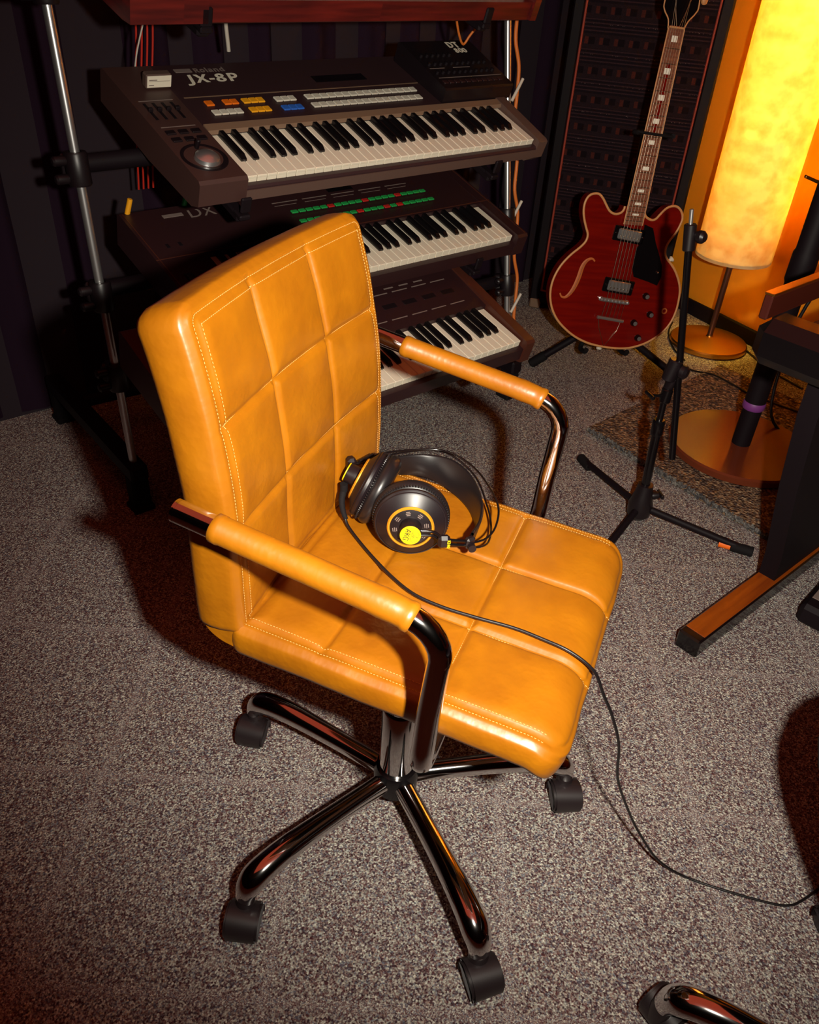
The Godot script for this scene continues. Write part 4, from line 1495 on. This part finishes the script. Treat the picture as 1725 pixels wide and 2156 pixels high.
	var hs := [Vector2(-0.005, 0.762), Vector2(-0.010, 0.785), Vector2(-0.027, 0.806), Vector2(-0.031, 0.83), Vector2(-0.022, 0.93), Vector2(-0.030, 0.965), Vector2(0.020, 0.955), Vector2(0.068, 0.965), Vector2(0.062, 0.93), Vector2(0.074, 0.83), Vector2(0.070, 0.808), Vector2(0.052, 0.785), Vector2(0.043, 0.762)]
	prism(st, hs, -0.012, 0.003)
	var head := obj("headstock", st, M.black_gloss, root)
	for s in 2:
		st = ST()
		var edge := [Vector3(-0.005, 0.762, 0.003), Vector3(-0.010, 0.785, 0.003), Vector3(-0.027, 0.806, 0.003), Vector3(-0.031, 0.83, 0.003), Vector3(-0.022, 0.93, 0.003)] if s == 0 else [Vector3(0.043, 0.762, 0.003), Vector3(0.052, 0.785, 0.003), Vector3(0.070, 0.808, 0.003), Vector3(0.074, 0.83, 0.003), Vector3(0.062, 0.93, 0.003)]
		tube(st, spline(edge, 4), 0.002, 8)
		obj("edge_binding", st, M.binding, head)
		for k in 3:
			var y := 0.845 + 0.035 * k
			var sx: float = -0.006 if s == 0 else 0.048
			st = ST()
			lathe(st, [Vector2(0.0055, 0.002), Vector2(0.0055, 0.005), Vector2(0.0032, 0.006), Vector2(0.0032, 0.017), Vector2(0, 0.018)], T(Vector3(sx, y, 0), Basis(Vector3.RIGHT, PI / 2)), 12)
			obj("tuner_post", st, M.chrome, head)
			st = ST()
			var tx: float = -0.050 if s == 0 else 0.094
			sweep(st, [Vector3(tx, y - 0.014, -0.010), Vector3(tx, y - 0.010, -0.010), Vector3(tx, y, -0.010), Vector3(tx, y + 0.010, -0.010), Vector3(tx, y + 0.013, -0.010)], [Vector2(0.003, 0.003), Vector2(0.009, 0.006), Vector2(0.011, 0.007), Vector2(0.009, 0.006), Vector2(0.003, 0.003)], Vector3(0, 0, 1), 12)
			rod(st, Vector3(sx, y, -0.010), Vector3(tx, y, -0.010), 0.0025, 8)
			obj("tuner_key", st, M.binding, head)
	# pickguard
	st = ST()
	var pg := [Vector2(0.051, 0.232), Vector2(0.081, 0.223), Vector2(0.101, 0.18), Vector2(0.126, 0.137), Vector2(0.140, 0.111), Vector2(0.147, 0.076), Vector2(0.139, 0.047), Vector2(0.105, 0.057), Vector2(0.051, 0.070), Vector2(0.041, 0.094), Vector2(0.039, 0.156), Vector2(0.052, 0.178)]
	prism(st, pg, 0.006, 0.009)
	obj("pickguard", st, M.black_gloss, root)
	# pickups
	for py in [0.1965, 0.036]:
		var px: float = 0.007
		st = ST()
		cbox(st, T(Vector3(px, py, 0.004), Basis(Vector3.BACK, -0.10)), Vector3(0.106, 0.046, 0.010), 0.003)
		var pk := obj("pickup", st, M.black_gloss, root)
		st = ST()
		cbox(st, T(Vector3(px, py, 0.009), Basis(Vector3.BACK, -0.10)), Vector3(0.078, 0.033, 0.010), 0.003)
		obj("cover", st, M.chrome_dull, pk)
		st = ST()
		for k in 6:
			lathe(st, [Vector2(0, 0.0), Vector2(0.0026, 0.0), Vector2(0.0026, 0.0008), Vector2(0, 0.0012)], T(Vector3(px, py, 0.0140), Basis(Vector3.BACK, -0.10)) * T(Vector3(-0.030 + k * 0.012, -0.007, 0), Basis(Vector3.RIGHT, PI / 2)), 10)
		obj("pole_pieces", st, M.string_metal, pk)
		for s in [-1.0, 1.0]:
			st = ST()
			lathe(st, [Vector2(0, 0.0), Vector2(0.003, 0.0), Vector2(0.003, 0.0012), Vector2(0, 0.0016)], T(Vector3(px, py, 0.0092), Basis(Vector3.BACK, -0.10)) * T(Vector3(s * 0.046, 0, 0), Basis(Vector3.RIGHT, PI / 2)), 10)
			obj("screw", st, M.chrome, pk)
	# bridge and tailpiece
	var tlt := Basis(Vector3.BACK, -0.08)
	st = ST()
	cbox(st, T(Vector3(0.002, -0.011, 0.010), tlt), Vector3(0.100, 0.013, 0.010), 0.003)
	for k in 6:
		cbox(st, T(Vector3(0.002, -0.011, 0.016), tlt) * T(Vector3(-0.033 + k * 0.013, 0, 0)), Vector3(0.008, 0.009, 0.005), 0.002)
	for s in [-1.0, 1.0]:
		lathe(st, [Vector2(0, 0.0), Vector2(0.0075, 0.0), Vector2(0.0075, 0.004), Vector2(0.004, 0.006), Vector2(0.004, 0.018), Vector2(0, 0.019)], T(Vector3(0.002 + s * 0.046, -0.011 - s * 0.0037, -0.001), Basis(Vector3.RIGHT, PI / 2)), 14)
	obj("bridge", st, M.chrome_dull, root)
	st = ST()
	rod(st, Vector3(-0.048, -0.066, 0.010), Vector3(0.047, -0.076, 0.010), 0.0055, 12)
	obj("tailpiece", st, M.chrome_dull, root)
	st = ST()
	var trap := [Vector3(-0.040, -0.070, 0.004), Vector3(-0.030, -0.105, 0.002), Vector3(0.0, -0.166, 0.0), Vector3(0.034, -0.110, 0.002), Vector3(0.040, -0.078, 0.004)]
	tube(st, trap, 0.0012, 6)
	obj("trapeze_wire", st, M.string_metal, root)
	for k in 6:
		var u := (k - 2.5) / 2.5
		st = ST()
		var tz := [Vector3(-0.0005 + u * 0.034, -0.071 - u * 0.004, 0.013), Vector3(0.002 + u * 0.0325, -0.011 - u * 0.003, 0.0190), Vector3(nx.call(0.766) + u * 0.0185, 0.766, 0.0165), Vector3((-0.006 if k < 3 else 0.048), 0.915 - 0.035 * (k if k < 3 else 5 - k), 0.008)]
		tube(st, tz, 0.0007 - 0.00006 * k, 5)
		obj("string", st, M.string_metal, root)
	for q in [[0.112, 0.009], [0.141, -0.05], [0.090, -0.081], [0.116, -0.131]]:
		st = ST()
		lathe(st, [Vector2(0, 0.0), Vector2(0.0115, 0.0), Vector2(0.0112, 0.006), Vector2(0.0085, 0.013), Vector2(0.0080, 0.0145), Vector2(0, 0.0145)], T(Vector3(q[0], q[1], -0.001), Basis(Vector3.RIGHT, PI / 2)), 20)
		var kb := obj("knob", st, M.black_gloss, root)
		st = ST()
		lathe(st, [Vector2(0, 0.0144), Vector2(0.0072, 0.0144), Vector2(0.0068, 0.0156), Vector2(0, 0.0160)], T(Vector3(q[0], q[1], -0.001), Basis(Vector3.RIGHT, PI / 2)), 20)
		obj("knob_cap", st, M.chrome_dull, kb)
	st = ST()
	lathe(st, [Vector2(0, 0.0), Vector2(0.005, 0.0), Vector2(0.003, 0.006), Vector2(0, 0.012)], T(Vector3(0.128, 0.089, 0.009), Basis(Vector3.RIGHT, PI / 2)), 12)
	obj("screw", st, M.chrome, root)
	for q in [[Vector3(-0.005, -0.166, -0.02), Vector3(-0.05, -1, 0)], [Vector3(0.170, 0.123, -0.012), Vector3(0.7, 0.6, 0)]]:
		st = ST()
		lathe(st, [Vector2(0, 0.0), Vector2(0.006, 0.0), Vector2(0.005, 0.006), Vector2(0.0105, 0.012), Vector2(0.009, 0.015), Vector2(0, 0.015)], T(q[0], along(q[1])), 16)
		obj("strap_button", st, M.print_white, root)

func build_guitar_stand() -> void:
	var gf := guitar_frame()
	var root := thing("guitar_stand", "black folding tripod stand holding the red guitar", "stand", T(Vector3(0.66, 0, -2.72)))
	var o := root.position
	var spine0 := gf * Vector3(0.02, -0.13, -0.075)
	var spine1 := gf * Vector3(0.018, 0.50, -0.055)
	var st := ST()
	rod(st, spine0 - o, spine1 - o, 0.012, 14)
	obj("spine", st, M.black_matte, root)
	# two front legs and a rear leg
	var hub := spine0 + (spine1 - spine0) * 0.06
	for q in [Vector3(0.405, 0.014, -2.660), Vector3(0.910, 0.014, -2.625), Vector3(0.68, 0.014, -3.02)]:
		st = ST()
		rod(st, hub - o, q - o, 0.0125, 12)
		var leg := obj("leg", st, M.black_matte, root)
		st = ST()
		var d: Vector3 = (q - hub).normalized()
		rod(st, q - d * 0.05 - o, q + d * 0.012 - o, 0.0165, 12)
		obj("rubber_foot", st, M.rubber, leg)
	# lower cradle arms
	for s in [-1.0, 1.0]:
		st = ST()
		var pts := [hub, gf * Vector3(0.01 + s * 0.05, -0.155, -0.060), gf * Vector3(0.01 + s * 0.072, -0.186, -0.045), gf * Vector3(0.01 + s * 0.074, -0.187, 0.000), gf * Vector3(0.01 + s * 0.074, -0.176, 0.012)]
		var loc := []
		for q in pts:
			loc.append(q - o)
		tube(st, spline(loc, 5), 0.008, 10)
		obj("cradle_arm", st, M.rubber, root)
	# neck yoke
	st = ST()
	var yk := [gf * Vector3(0.018, 0.495, -0.055), gf * Vector3(0.018, 0.492, -0.026), gf * Vector3(-0.030, 0.490, -0.020), gf * Vector3(-0.044, 0.490, 0.006), gf * Vector3(-0.040, 0.490, 0.022)]
	var yk2 := [gf * Vector3(0.018, 0.492, -0.026), gf * Vector3(0.064, 0.490, -0.020), gf * Vector3(0.078, 0.489, 0.006), gf * Vector3(0.074, 0.489, 0.022)]
	var strap := [gf * Vector3(-0.044, 0.492, 0.019), gf * Vector3(0.016, 0.489, 0.021), gf * Vector3(0.080, 0.487, 0.019)]
	for arr in [yk, yk2]:
		var loc := []
		for q in arr:
			loc.append(q - o)
		tube(st, spline(loc, 5), 0.007, 10)
	obj("neck_yoke", st, M.rubber, root)
	st = ST()
	var loc3 := []
	for q in strap:
		loc3.append(q - o)
	tube(st, spline(loc3, 4), 0.0042, 8)
	obj("neck_strap", st, M.rubber, root)

# ---------------------------------------------------------------- floor lamp
func build_lamp() -> void:
	var at := Vector3(1.112, 0, -2.965)
	var root := thing("floor_lamp", "lit paper cylinder floor lamp with round brass base by the orange wall", "lamp", T(at))
	var st := ST()
	lathe(st, [Vector2(0, 0.0), Vector2(0.142, 0.0), Vector2(0.146, 0.005), Vector2(0.146, 0.016), Vector2(0.142, 0.021), Vector2(0.10, 0.027), Vector2(0.05, 0.032), Vector2(0.014, 0.036), Vector2(0.012, 0.040), Vector2(0, 0.040)], Transform3D.IDENTITY, 56)
	obj("base", st, M.brass, root)
	st = ST()
	rod(st, Vector3(0, 0.03, 0), Vector3(0, 1.36, 0), 0.011, 16)
	obj("stem", st, M.lamp_stem, root)
	# double-walled paper shade, open at both ends
	st = ST()
	lathe(st, [Vector2(0.1325, 1.58), Vector2(0.1325, 0.345), Vector2(0.1345, 0.343), Vector2(0.1345, 1.582), Vector2(0.1325, 1.58)], Transform3D.IDENTITY, 64)
	var sh := obj("shade", st, M.lamp_paper, root)
	sh.set_meta("label", "glowing cream paper shade")
	st = ST()
	for y in [0.352, 1.57]:
		var ring := []
		for k in 49:
			ring.append(Vector3(cos(TAU * k / 48) * 0.1315, y, sin(TAU * k / 48) * 0.1315))
		tube(st, ring, 0.0022, 6, false)
		for k in 3:
			rod(st, Vector3(0, y, 0), Vector3(cos(TAU * k / 3) * 0.131, y, sin(TAU * k / 3) * 0.131), 0.0018, 6)
	obj("shade_ring", st, M.steel, root)
	for y in [0.60, 0.95, 1.30]:
		var s2 := ST()
		lathe(s2, [Vector2(0, -0.045), Vector2(0.013, -0.042), Vector2(0.015, -0.02), Vector2(0.030, 0.012), Vector2(0.026, 0.035), Vector2(0.012, 0.046), Vector2(0, 0.047)], T(Vector3(0.045, y, 0.0)), 20)
		var bulb := obj("bulb", s2, M.bulb_glow, root)
		var li := OmniLight3D.new()
		li.name = "bulb_light"
		bulb.add_child(li)
		li.position = Vector3(0.045, y + 0.01, 0.0)
		li.light_color = Color(1.0, 0.82, 0.32)
		li.light_energy = 0.10 if y < 0.7 else 0.27
		li.light_size = 0.022
		li.omni_range = 10.0
		li.omni_attenuation = 2.0
		li.shadow_enabled = true

# ---------------------------------------------------------------- microphone stand
func build_mic_stand() -> void:
	var base := Vector3(0.605, 0, -1.748)
	var root := thing("microphone_stand", "black tripod microphone stand with folded boom and orange tape on one leg", "microphone stand", T(base))
	var hubt := Vector3(0, 0.075, 0)
	var st := ST()
	lathe(st, [Vector2(0, 0.012), Vector2(0.020, 0.012), Vector2(0.030, 0.024), Vector2(0.032, 0.055), Vector2(0.024, 0.085), Vector2(0.019, 0.115), Vector2(0, 0.118)], Transform3D.IDENTITY, 24)
	lathe(st, [Vector2(0, 0), Vector2(0.008, 0), Vector2(0.010, 0.005), Vector2(0.010, 0.020), Vector2(0, 0.022)], T(Vector3(0.02, 0.08, 0.0), along(Vector3(1, 0.1, -0.2))), 14)
	cbox(st, T(Vector3(0.046, 0.084, -0.005), Basis(Vector3.UP, 0.2)), Vector3(0.008, 0.012, 0.034), 0.002)
	obj("hub", st, M.black_plastic, root)
	var ends := [Vector3(0.495, 0.012, -2.020), Vector3(0.868, 0.012, -1.630), Vector3(0.475, 0.012, -1.560)]
	for i in 3:
		st = ST()
		var q: Vector3 = ends[i] - base
		var d := q.normalized()
		rod(st, Vector3(0, 0.045, 0) + d * 0.015, q, 0.0092, 12)
		var leg := obj("leg", st, M.black_matte, root)
		st = ST()
		rod(st, q - d * 0.045, q + d * 0.010, 0.0135, 14)
		obj("rubber_foot", st, M.rubber, leg)
		if i == 1:
			st = ST()
			lathe(st, [Vector2(0.0090, 0), Vector2(0.0105, 0), Vector2(0.0105, 0.030), Vector2(0.0090, 0.030)], T(q - d * 0.074, along(d)), 16)
			var tp := obj("tape", st, M.tape_orange, leg)
			tp.set_meta("label", "orange tape wrapped round the leg")
	# lower and upper tube
	var top := Vector3(-0.012, 0.405, -0.005)
	st = ST()
	rod(st, Vector3(0, 0.10, 0), Vector3(-0.008, 0.27, -0.003), 0.0115, 16)
	lathe(st, [Vector2(0.010, 0), Vector2(0.0145, 0), Vector2(0.0155, 0.004), Vector2(0.0155, 0.036), Vector2(0.0135, 0.042), Vector2(0.008, 0.042)], T(Vector3(-0.008, 0.262, -0.003), along(top)), 18)
	rod(st, Vector3(-0.008, 0.26, -0.003), top, 0.0080, 14)
	obj("tube", st, M.black_gloss, root)
	# boom arm, hanging almost upright beside the tube
	var pv := Vector3(0.5985, 0.443, -1.742) - base
	var b0 := Vector3(0.640, 0.216, -1.715) - base
	var b1 := Vector3(0.556, 0.760, -1.770) - base
	st = ST()
	rod(st, b0, b1, 0.0082, 16)
	obj("boom", st, M.black_gloss, root)
	st = ST()
	rod(st, b1 - (b1 - b0).normalized() * 0.05, b1 + (b1 - b0).normalized() * 0.006, 0.0135, 16)
	rod(st, b1 + Vector3(0, -0.016, 0), b1 + Vector3(0.030, -0.014, 0.012), 0.0085, 12)
	lathe(st, [Vector2(0, 0), Vector2(0.010, 0.0), Vector2(0.0135, 0.006), Vector2(0.0135, 0.014), Vector2(0.009, 0.020), Vector2(0, 0.021)], T(b1 + Vector3(0.016, -0.016, 0.010), along(Vector3(0.6, 0.1, 0.7))), 18)
	obj("boom_clutch", st, M.black_plastic, root)
	st = ST()
	rod(st, b1, b1 + (b1 - b0).normalized() * 0.036, 0.0046, 12)
	obj("threaded_tip", st, M.chrome_dull, root)
	st = ST()
	rod(st, pv - Vector3(0.012, 0.028, 0), pv + Vector3(-0.004, 0.024, 0), 0.0165, 16)
	lathe(st, [Vector2(0, 0), Vector2(0.012, 0.0), Vector2(0.0165, 0.006), Vector2(0.0165, 0.016), Vector2(0.010, 0.022), Vector2(0, 0.023)], T(pv + Vector3(0.006, 0.0, 0.006), along(Vector3(0.75, 0.0, 0.6))), 18)
	rod(st, top - Vector3(0, 0.03, 0), pv - Vector3(0, 0.02, 0), 0.012, 12)
	obj("pivot", st, M.black_plastic, root)
	# wing screw on the tube's upper clutch
	st = ST()
	var wg := Vector3(-0.012, 0.372, 0.004)
	rod(st, wg, wg + Vector3(-0.040, 0.004, 0.010), 0.0045, 10)
	cbox(st, T(wg + Vector3(-0.042, 0.005, 0.012), Basis(Vector3.UP, 0.3)), Vector3(0.010, 0.010, 0.040), 0.003)
	rod(st, wg - Vector3(0, 0.016, 0), wg + Vector3(0, 0.020, 0), 0.0135, 14)
	obj("wing_screw", st, M.black_gloss, root)

# ---------------------------------------------------------------- carpet offcut, pole stand, desk
func build_rug() -> void:
	var a := Vector3(0.538, 0, -2.205)
	var e1 := Vector3(0.934 - 0.538, 0, -1.700 + 2.205)       # near edge direction
	var e2 := Vector3(0.745 - 0.538, 0, -2.405 + 2.205)       # left edge direction
	e1 = e1.normalized()
	e2 = e2.normalized()
	var root := thing("rug", "brown flecked carpet offcut with frayed grey edge under the round pedestal", "rug", T(a))
	var L1 := 0.68
	var L2 := 0.78
	var st := ST()
	var t := 0.016
	var c := [Vector3.ZERO, e1 * L1, e1 * L1 + e2 * L2, e2 * L2]
	var cen: Vector3 = (c[0] + c[2]) * 0.5 + Vector3.UP * t * 0.5
	for k in 4:
		var k2 := (k + 1) % 4
		out_quad(st, c[k], c[k2], c[k2] + Vector3.UP * t, c[k] + Vector3.UP * t, cen)
	out_quad(st, c[0] + Vector3.UP * t, c[1] + Vector3.UP * t, c[2] + Vector3.UP * t, c[3] + Vector3.UP * t, cen)
	obj("pile", st, M.rug, root)
	# frayed tufts along the near edge
	st = ST()
	var r := RandomNumberGenerator.new()
	r.seed = 3
	for k in 420:
		var p := e1 * (L1 * k / 420.0) + Vector3(r.randf_range(-0.002, 0.002), 0, 0) - e1.cross(Vector3.UP) * 0.0
		var o := e2 * -r.randf_range(-0.004, 0.005)
		cbox(st, T(p + o + Vector3.UP * r.randf_range(0.005, 0.0170), Basis.from_euler(Vector3(r.randf_range(-0.8, 0.8), r.randf_range(0, 3), r.randf_range(-0.8, 0.8)))), Vector3(0.0055, 0.011, 0.0055), 0.0016)
	var fz := obj("frayed_edge", st, M.rug_edge, root)
	fz.set_meta("kind", "stuff")
	fz.set_meta("label", "frayed blue-grey cut edge")

func build_pole_stand() -> void:
	var at := Vector3(0.985, 0.016, -2.13)
	var root := thing("pole_stand", "black pole with a purple ring on a heavy round brown base", "stand", T(at))
	var st := ST()
	lathe(st, [Vector2(0, 0.0), Vector2(0.206, 0.0), Vector2(0.212, 0.005), Vector2(0.212, 0.022), Vector2(0.207, 0.027), Vector2(0.0, 0.028)], Transform3D.IDENTITY, 64)
	obj("base", st, M.disc_brown, root)
	st = ST()
	lathe(st, [Vector2(0.0, 0.027), Vector2(0.0275, 0.027), Vector2(0.0275, 0.150), Vector2(0.0, 0.151)], Transform3D.IDENTITY, 24)
	lathe(st, [Vector2(0.0, 0.168), Vector2(0.0300, 0.168), Vector2(0.0300, 0.52), Vector2(0.034, 0.53), Vector2(0.034, 0.60), Vector2(0.030, 0.61), Vector2(0.030, 1.10), Vector2(0, 1.10)], Transform3D.IDENTITY, 24)
	obj("pole", st, M.black_matte, root)
	st = ST()
	lathe(st, [Vector2(0.0, 0.146), Vector2(0.0295, 0.146), Vector2(0.0320, 0.150), Vector2(0.0320, 0.166), Vector2(0.0295, 0.170), Vector2(0.0, 0.170)], Transform3D.IDENTITY, 24)
	var rg := obj("ring", st, M.tape_purple, root)
	rg.set_meta("label", "purple ring on the pole")
	st = ST()
	rod(st, Vector3(-0.03, 0.775, 0.0), Vector3(-0.075, 0.790, 0.015), 0.004, 8)
	obj("clip", st, M.brass, root)
	st = ST()
	tube(st, [Vector3(-0.03, 1.01, 0.01), Vector3(-0.055, 1.005, 0.02), Vector3(-0.058, 1.06, 0.02)], 0.004, 8)
	obj("clip", st, M.black_plastic, root)

func build_desk() -> void:
	var ez := -kn      # towards the camera
	var b := Basis(kd, Vector3.UP, ez)
	var at := Vector3(0.62, 0, -1.262)
	var root := thing("desk", "black metal studio desk with wooden top at the right edge", "desk", T(at, b))
	# foot: black channel with the orange-lit wall's reflection painted on as a top strip
	var st := ST()
	cbox2(st, Vector3(0.0, 0.0, -0.030), Vector3(0.90, 0.048, 0.024), 0.004)
	var ft := obj("foot", st, M.black_gloss, root)
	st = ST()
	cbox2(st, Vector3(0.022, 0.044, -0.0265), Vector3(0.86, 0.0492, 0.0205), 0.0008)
	var inl := obj("inlay", st, M.foot_reflection, ft)
	inl.set_meta("label", "orange-brown strip painting the wall reflection on top of the foot")
	# slanted upright
	st = ST()
	prism(st, [Vector2(0.325, 0.040), Vector2(0.68, 0.040), Vector2(0.58, 0.63), Vector2(0.175, 0.63), Vector2(0.185, 0.52), Vector2(0.235, 0.335), Vector2(0.312, 0.118)], -0.026, 0.014)
	obj("upright", st, M.black_matte, root)
	# top: black rail round a wooden board with a raised back lip
	st = ST()
	cbox2(st, Vector3(0.108, 0.610, -0.13), Vector3(0.198, 0.700, 0.55), 0.022)
	obj("rail", st, M.black_gloss, root)
	st = ST()
	cbox2(st, Vector3(0.16, 0.632, -0.10), Vector3(1.25, 0.662, 0.55), 0.004)
	obj("board", st, M.dark_stain, root)
	st = ST()
	cbox2(st, Vector3(0.188, 0.668, -0.165), Vector3(1.25, 0.716, -0.147), 0.003)
	var lip := obj("back_lip", st, M.dark_stain, root)
	st = ST()
	cbox2(st, Vector3(0.188, 0.7155, -0.166), Vector3(1.25, 0.7205, -0.146), 0.001)
	obj("lip_highlight", st, M.brass, lip)  # brass colour stands in for lamplight along the lip's top
	# black effects box on the carpet behind the foot
	var px := thing("pedal_box", "small black box with a pale strip on the carpet beside the desk foot", "box", T(Vector3(0.985, 0, -1.395), Basis(Vector3.UP, KYAW + 0.1)))
	st = ST()
	cbox2(st, Vector3(-0.06, 0, -0.06), Vector3(0.16, 0.055, 0.06), 0.01)
	obj("body", st, M.black_matte, px)
	st = ST()
	cbox2(st, Vector3(-0.02, 0.0545, -0.05), Vector3(0.05, 0.0565, -0.03), 0.0005)
	obj("strip", st, M.print_grey, px)

# ---------------------------------------------------------------- loose cables
func cable(nm: String, label: String, pts: Array, r: float, m: Material, group := "") -> void:
	var base: Vector3 = pts[0]
	for q in pts:
		base.y = minf(base.y, q.y)
	var loc := []
	for q in pts:
		loc.append(q - base)
	var st := ST()
	tube(st, spline(loc, 6), r, 8)
	var o := obj(nm, st, m, self, T(base))
	tag(o, label, "cable", group)

func build_cables() -> void:
	cable("cable", "thin black cable curving on the carpet left of the lamp base", [Vector3(1.02, 0.004, -3.16), Vector3(0.985, 0.004, -3.07), Vector3(0.968, 0.004, -2.98), Vector3(0.965, 0.004, -2.88), Vector3(0.982, 0.004, -2.79)], 0.0035, M.cable_black)
	cable("cable", "thin black cable running from the lamp base towards the desk", [Vector3(1.235, 0.004, -2.985), Vector3(1.262, 0.004, -2.88), Vector3(1.285, 0.004, -2.77), Vector3(1.36, 0.004, -2.62)], 0.0035, M.cable_black)
	cable("cable", "thin black cable lying along the back of the carpet offcut", [Vector3(0.955, 0.004, -2.76), Vector3(0.99, 0.005, -2.705), Vector3(1.047, 0.021, -2.645), Vector3(1.10, 0.020, -2.575), Vector3(1.15, 0.020, -2.50), Vector3(1.30, 0.020, -2.38)], 0.0035, M.cable_black)
	cable("cable", "black cable on the carpet offcut leading into the coil", [Vector3(1.06, 0.020, -2.33), Vector3(1.12, 0.020, -2.24), Vector3(1.20, 0.020, -2.15), Vector3(1.32, 0.020, -2.10)], 0.004, M.cable_black)
	# coil
	var pts := []
	for k in 90:
		var a := TAU * k / 18.0
		var rr := 0.062 + 0.012 * sin(a * 0.37) + 0.006 * sin(a * 1.7)
		pts.append(Vector3(1.255 + cos(a) * rr * 1.1, 0.020 + 0.010 * float(k) / 18.0 * 0.9 + 0.004 * sin(a * 2.3), -2.185 + sin(a) * rr))
	cable("cable_coil", "coil of black cable heaped on the carpet offcut beside the round base", pts, 0.0042, M.cable_black)
	# black cables hanging from the pole
	cable("cable", "black cable hanging down just right of the black pole", [Vector3(1.13, 1.05, -2.25), Vector3(1.15, 0.80, -2.26), Vector3(1.13, 0.55, -2.27), Vector3(1.09, 0.36, -2.27), Vector3(1.10, 0.10, -2.26), Vector3(1.16, 0.020, -2.22)], 0.005, M.cable_black)
	# cables at the stand
	var fr := kb_frame("jx")
	for k in 4:
		var x := -0.855 + k * 0.013
		cable("cable", "thin red cable hanging behind the bass end of the synthesizers", [fr * Vector3(x - 0.004, 0.185, -0.50), fr * Vector3(x, 0.13, -0.50), fr * Vector3(x + 0.008, 0.05, -0.49), fr * Vector3(x, -0.12, -0.47), fr * Vector3(x + 0.006, -0.32, -0.46)], 0.0024, M.cable_red, "red cables at the bass end of the stand")
	cable("cable", "thin pale cable looping down past the bass end of the upper synthesizer", [fr * Vector3(-0.815, 0.195, -0.44), fr * Vector3(-0.83, 0.165, -0.44), fr * Vector3(-0.855, 0.11, -0.43), fr * Vector3(-0.875, 0.04, -0.425), fr * Vector3(-0.88, 0.0, -0.425)], 0.0018, M.cable_white)
	cable("cable", "white cable arching down behind the middle of the brown-black synthesizer", [fr * Vector3(-0.640, 0.185, -0.50), fr * Vector3(-0.640, 0.15, -0.50), fr * Vector3(-0.632, 0.08, -0.49), fr * Vector3(-0.618, 0.00, -0.48)], 0.0048, M.cable_white)
	# cable taped down the treble column
	var c0 := Vector3(0.285, 0.10, -2.420)
	var c1 := Vector3(0.128, 1.42, -2.590)
	var run := []
	for k in 16:
		var p := c0.lerp(c1, lerpf(0.02, 0.74, k / 15.0))
		run.append(p + kd * (0.032 + 0.008 * sin(k * 2.1)) - kn * 0.006)
	cable("cable", "tan cable running down beside the treble column of the stand", run, 0.0052, M.cable_tan)
	for q in [0.155, 0.36, 0.60]:
		var p := c0.lerp(c1, q)
		var o := ST()
		rod(o, Vector3.ZERO, Vector3(0, 0, 0) - kd * 0.035 - Vector3.UP * 0.055, 0.0045, 8)
		var t := obj("cable_tie", o, M.cable_white, self, T(p + kd * 0.040 + Vector3.UP * 0.03 - kn * 0.016))
		tag(t, "white cable tie on the treble column's cable, " + {0.155: "lowest of three, by the bottom synthesizer", 0.36: "middle of three, by the green-buttoned synthesizer", 0.60: "highest of three, by the drum machine"}[q], "cable tie", "cable ties on the treble column")
	# dangling end below the top synthesizer
	var tf := kb_frame("top")
	cable("cable", "short tan cable end dangling below the top synthesizer's treble end", [tf * Vector3(-0.11, -0.10, -0.10), tf * Vector3(-0.085, -0.14, -0.10), tf * Vector3(-0.060, -0.165, -0.10), tf * Vector3(-0.045, -0.145, -0.10), tf * Vector3(-0.030, -0.125, -0.10)], 0.003, M.cable_tan)
	# small plugs behind the dark synthesizer
	var df := kb_frame("dx")
	for q in [[-0.955, "yellow plug standing behind the bass end of the dark synthesizer", M.btn_amber], [-0.815, "small green plug behind the dark synthesizer", M.btn_green], [-0.775, "small blue plug behind the dark synthesizer", M.btn_blue]]:
		var st := ST()
		rod(st, Vector3.ZERO, Vector3(0.012, 0.036, 0), 0.006, 10)
		var o := obj("plug", st, q[2], self, T(df * Vector3(q[0], 0.012, -0.335)))
		tag(o, q[1], "plug")
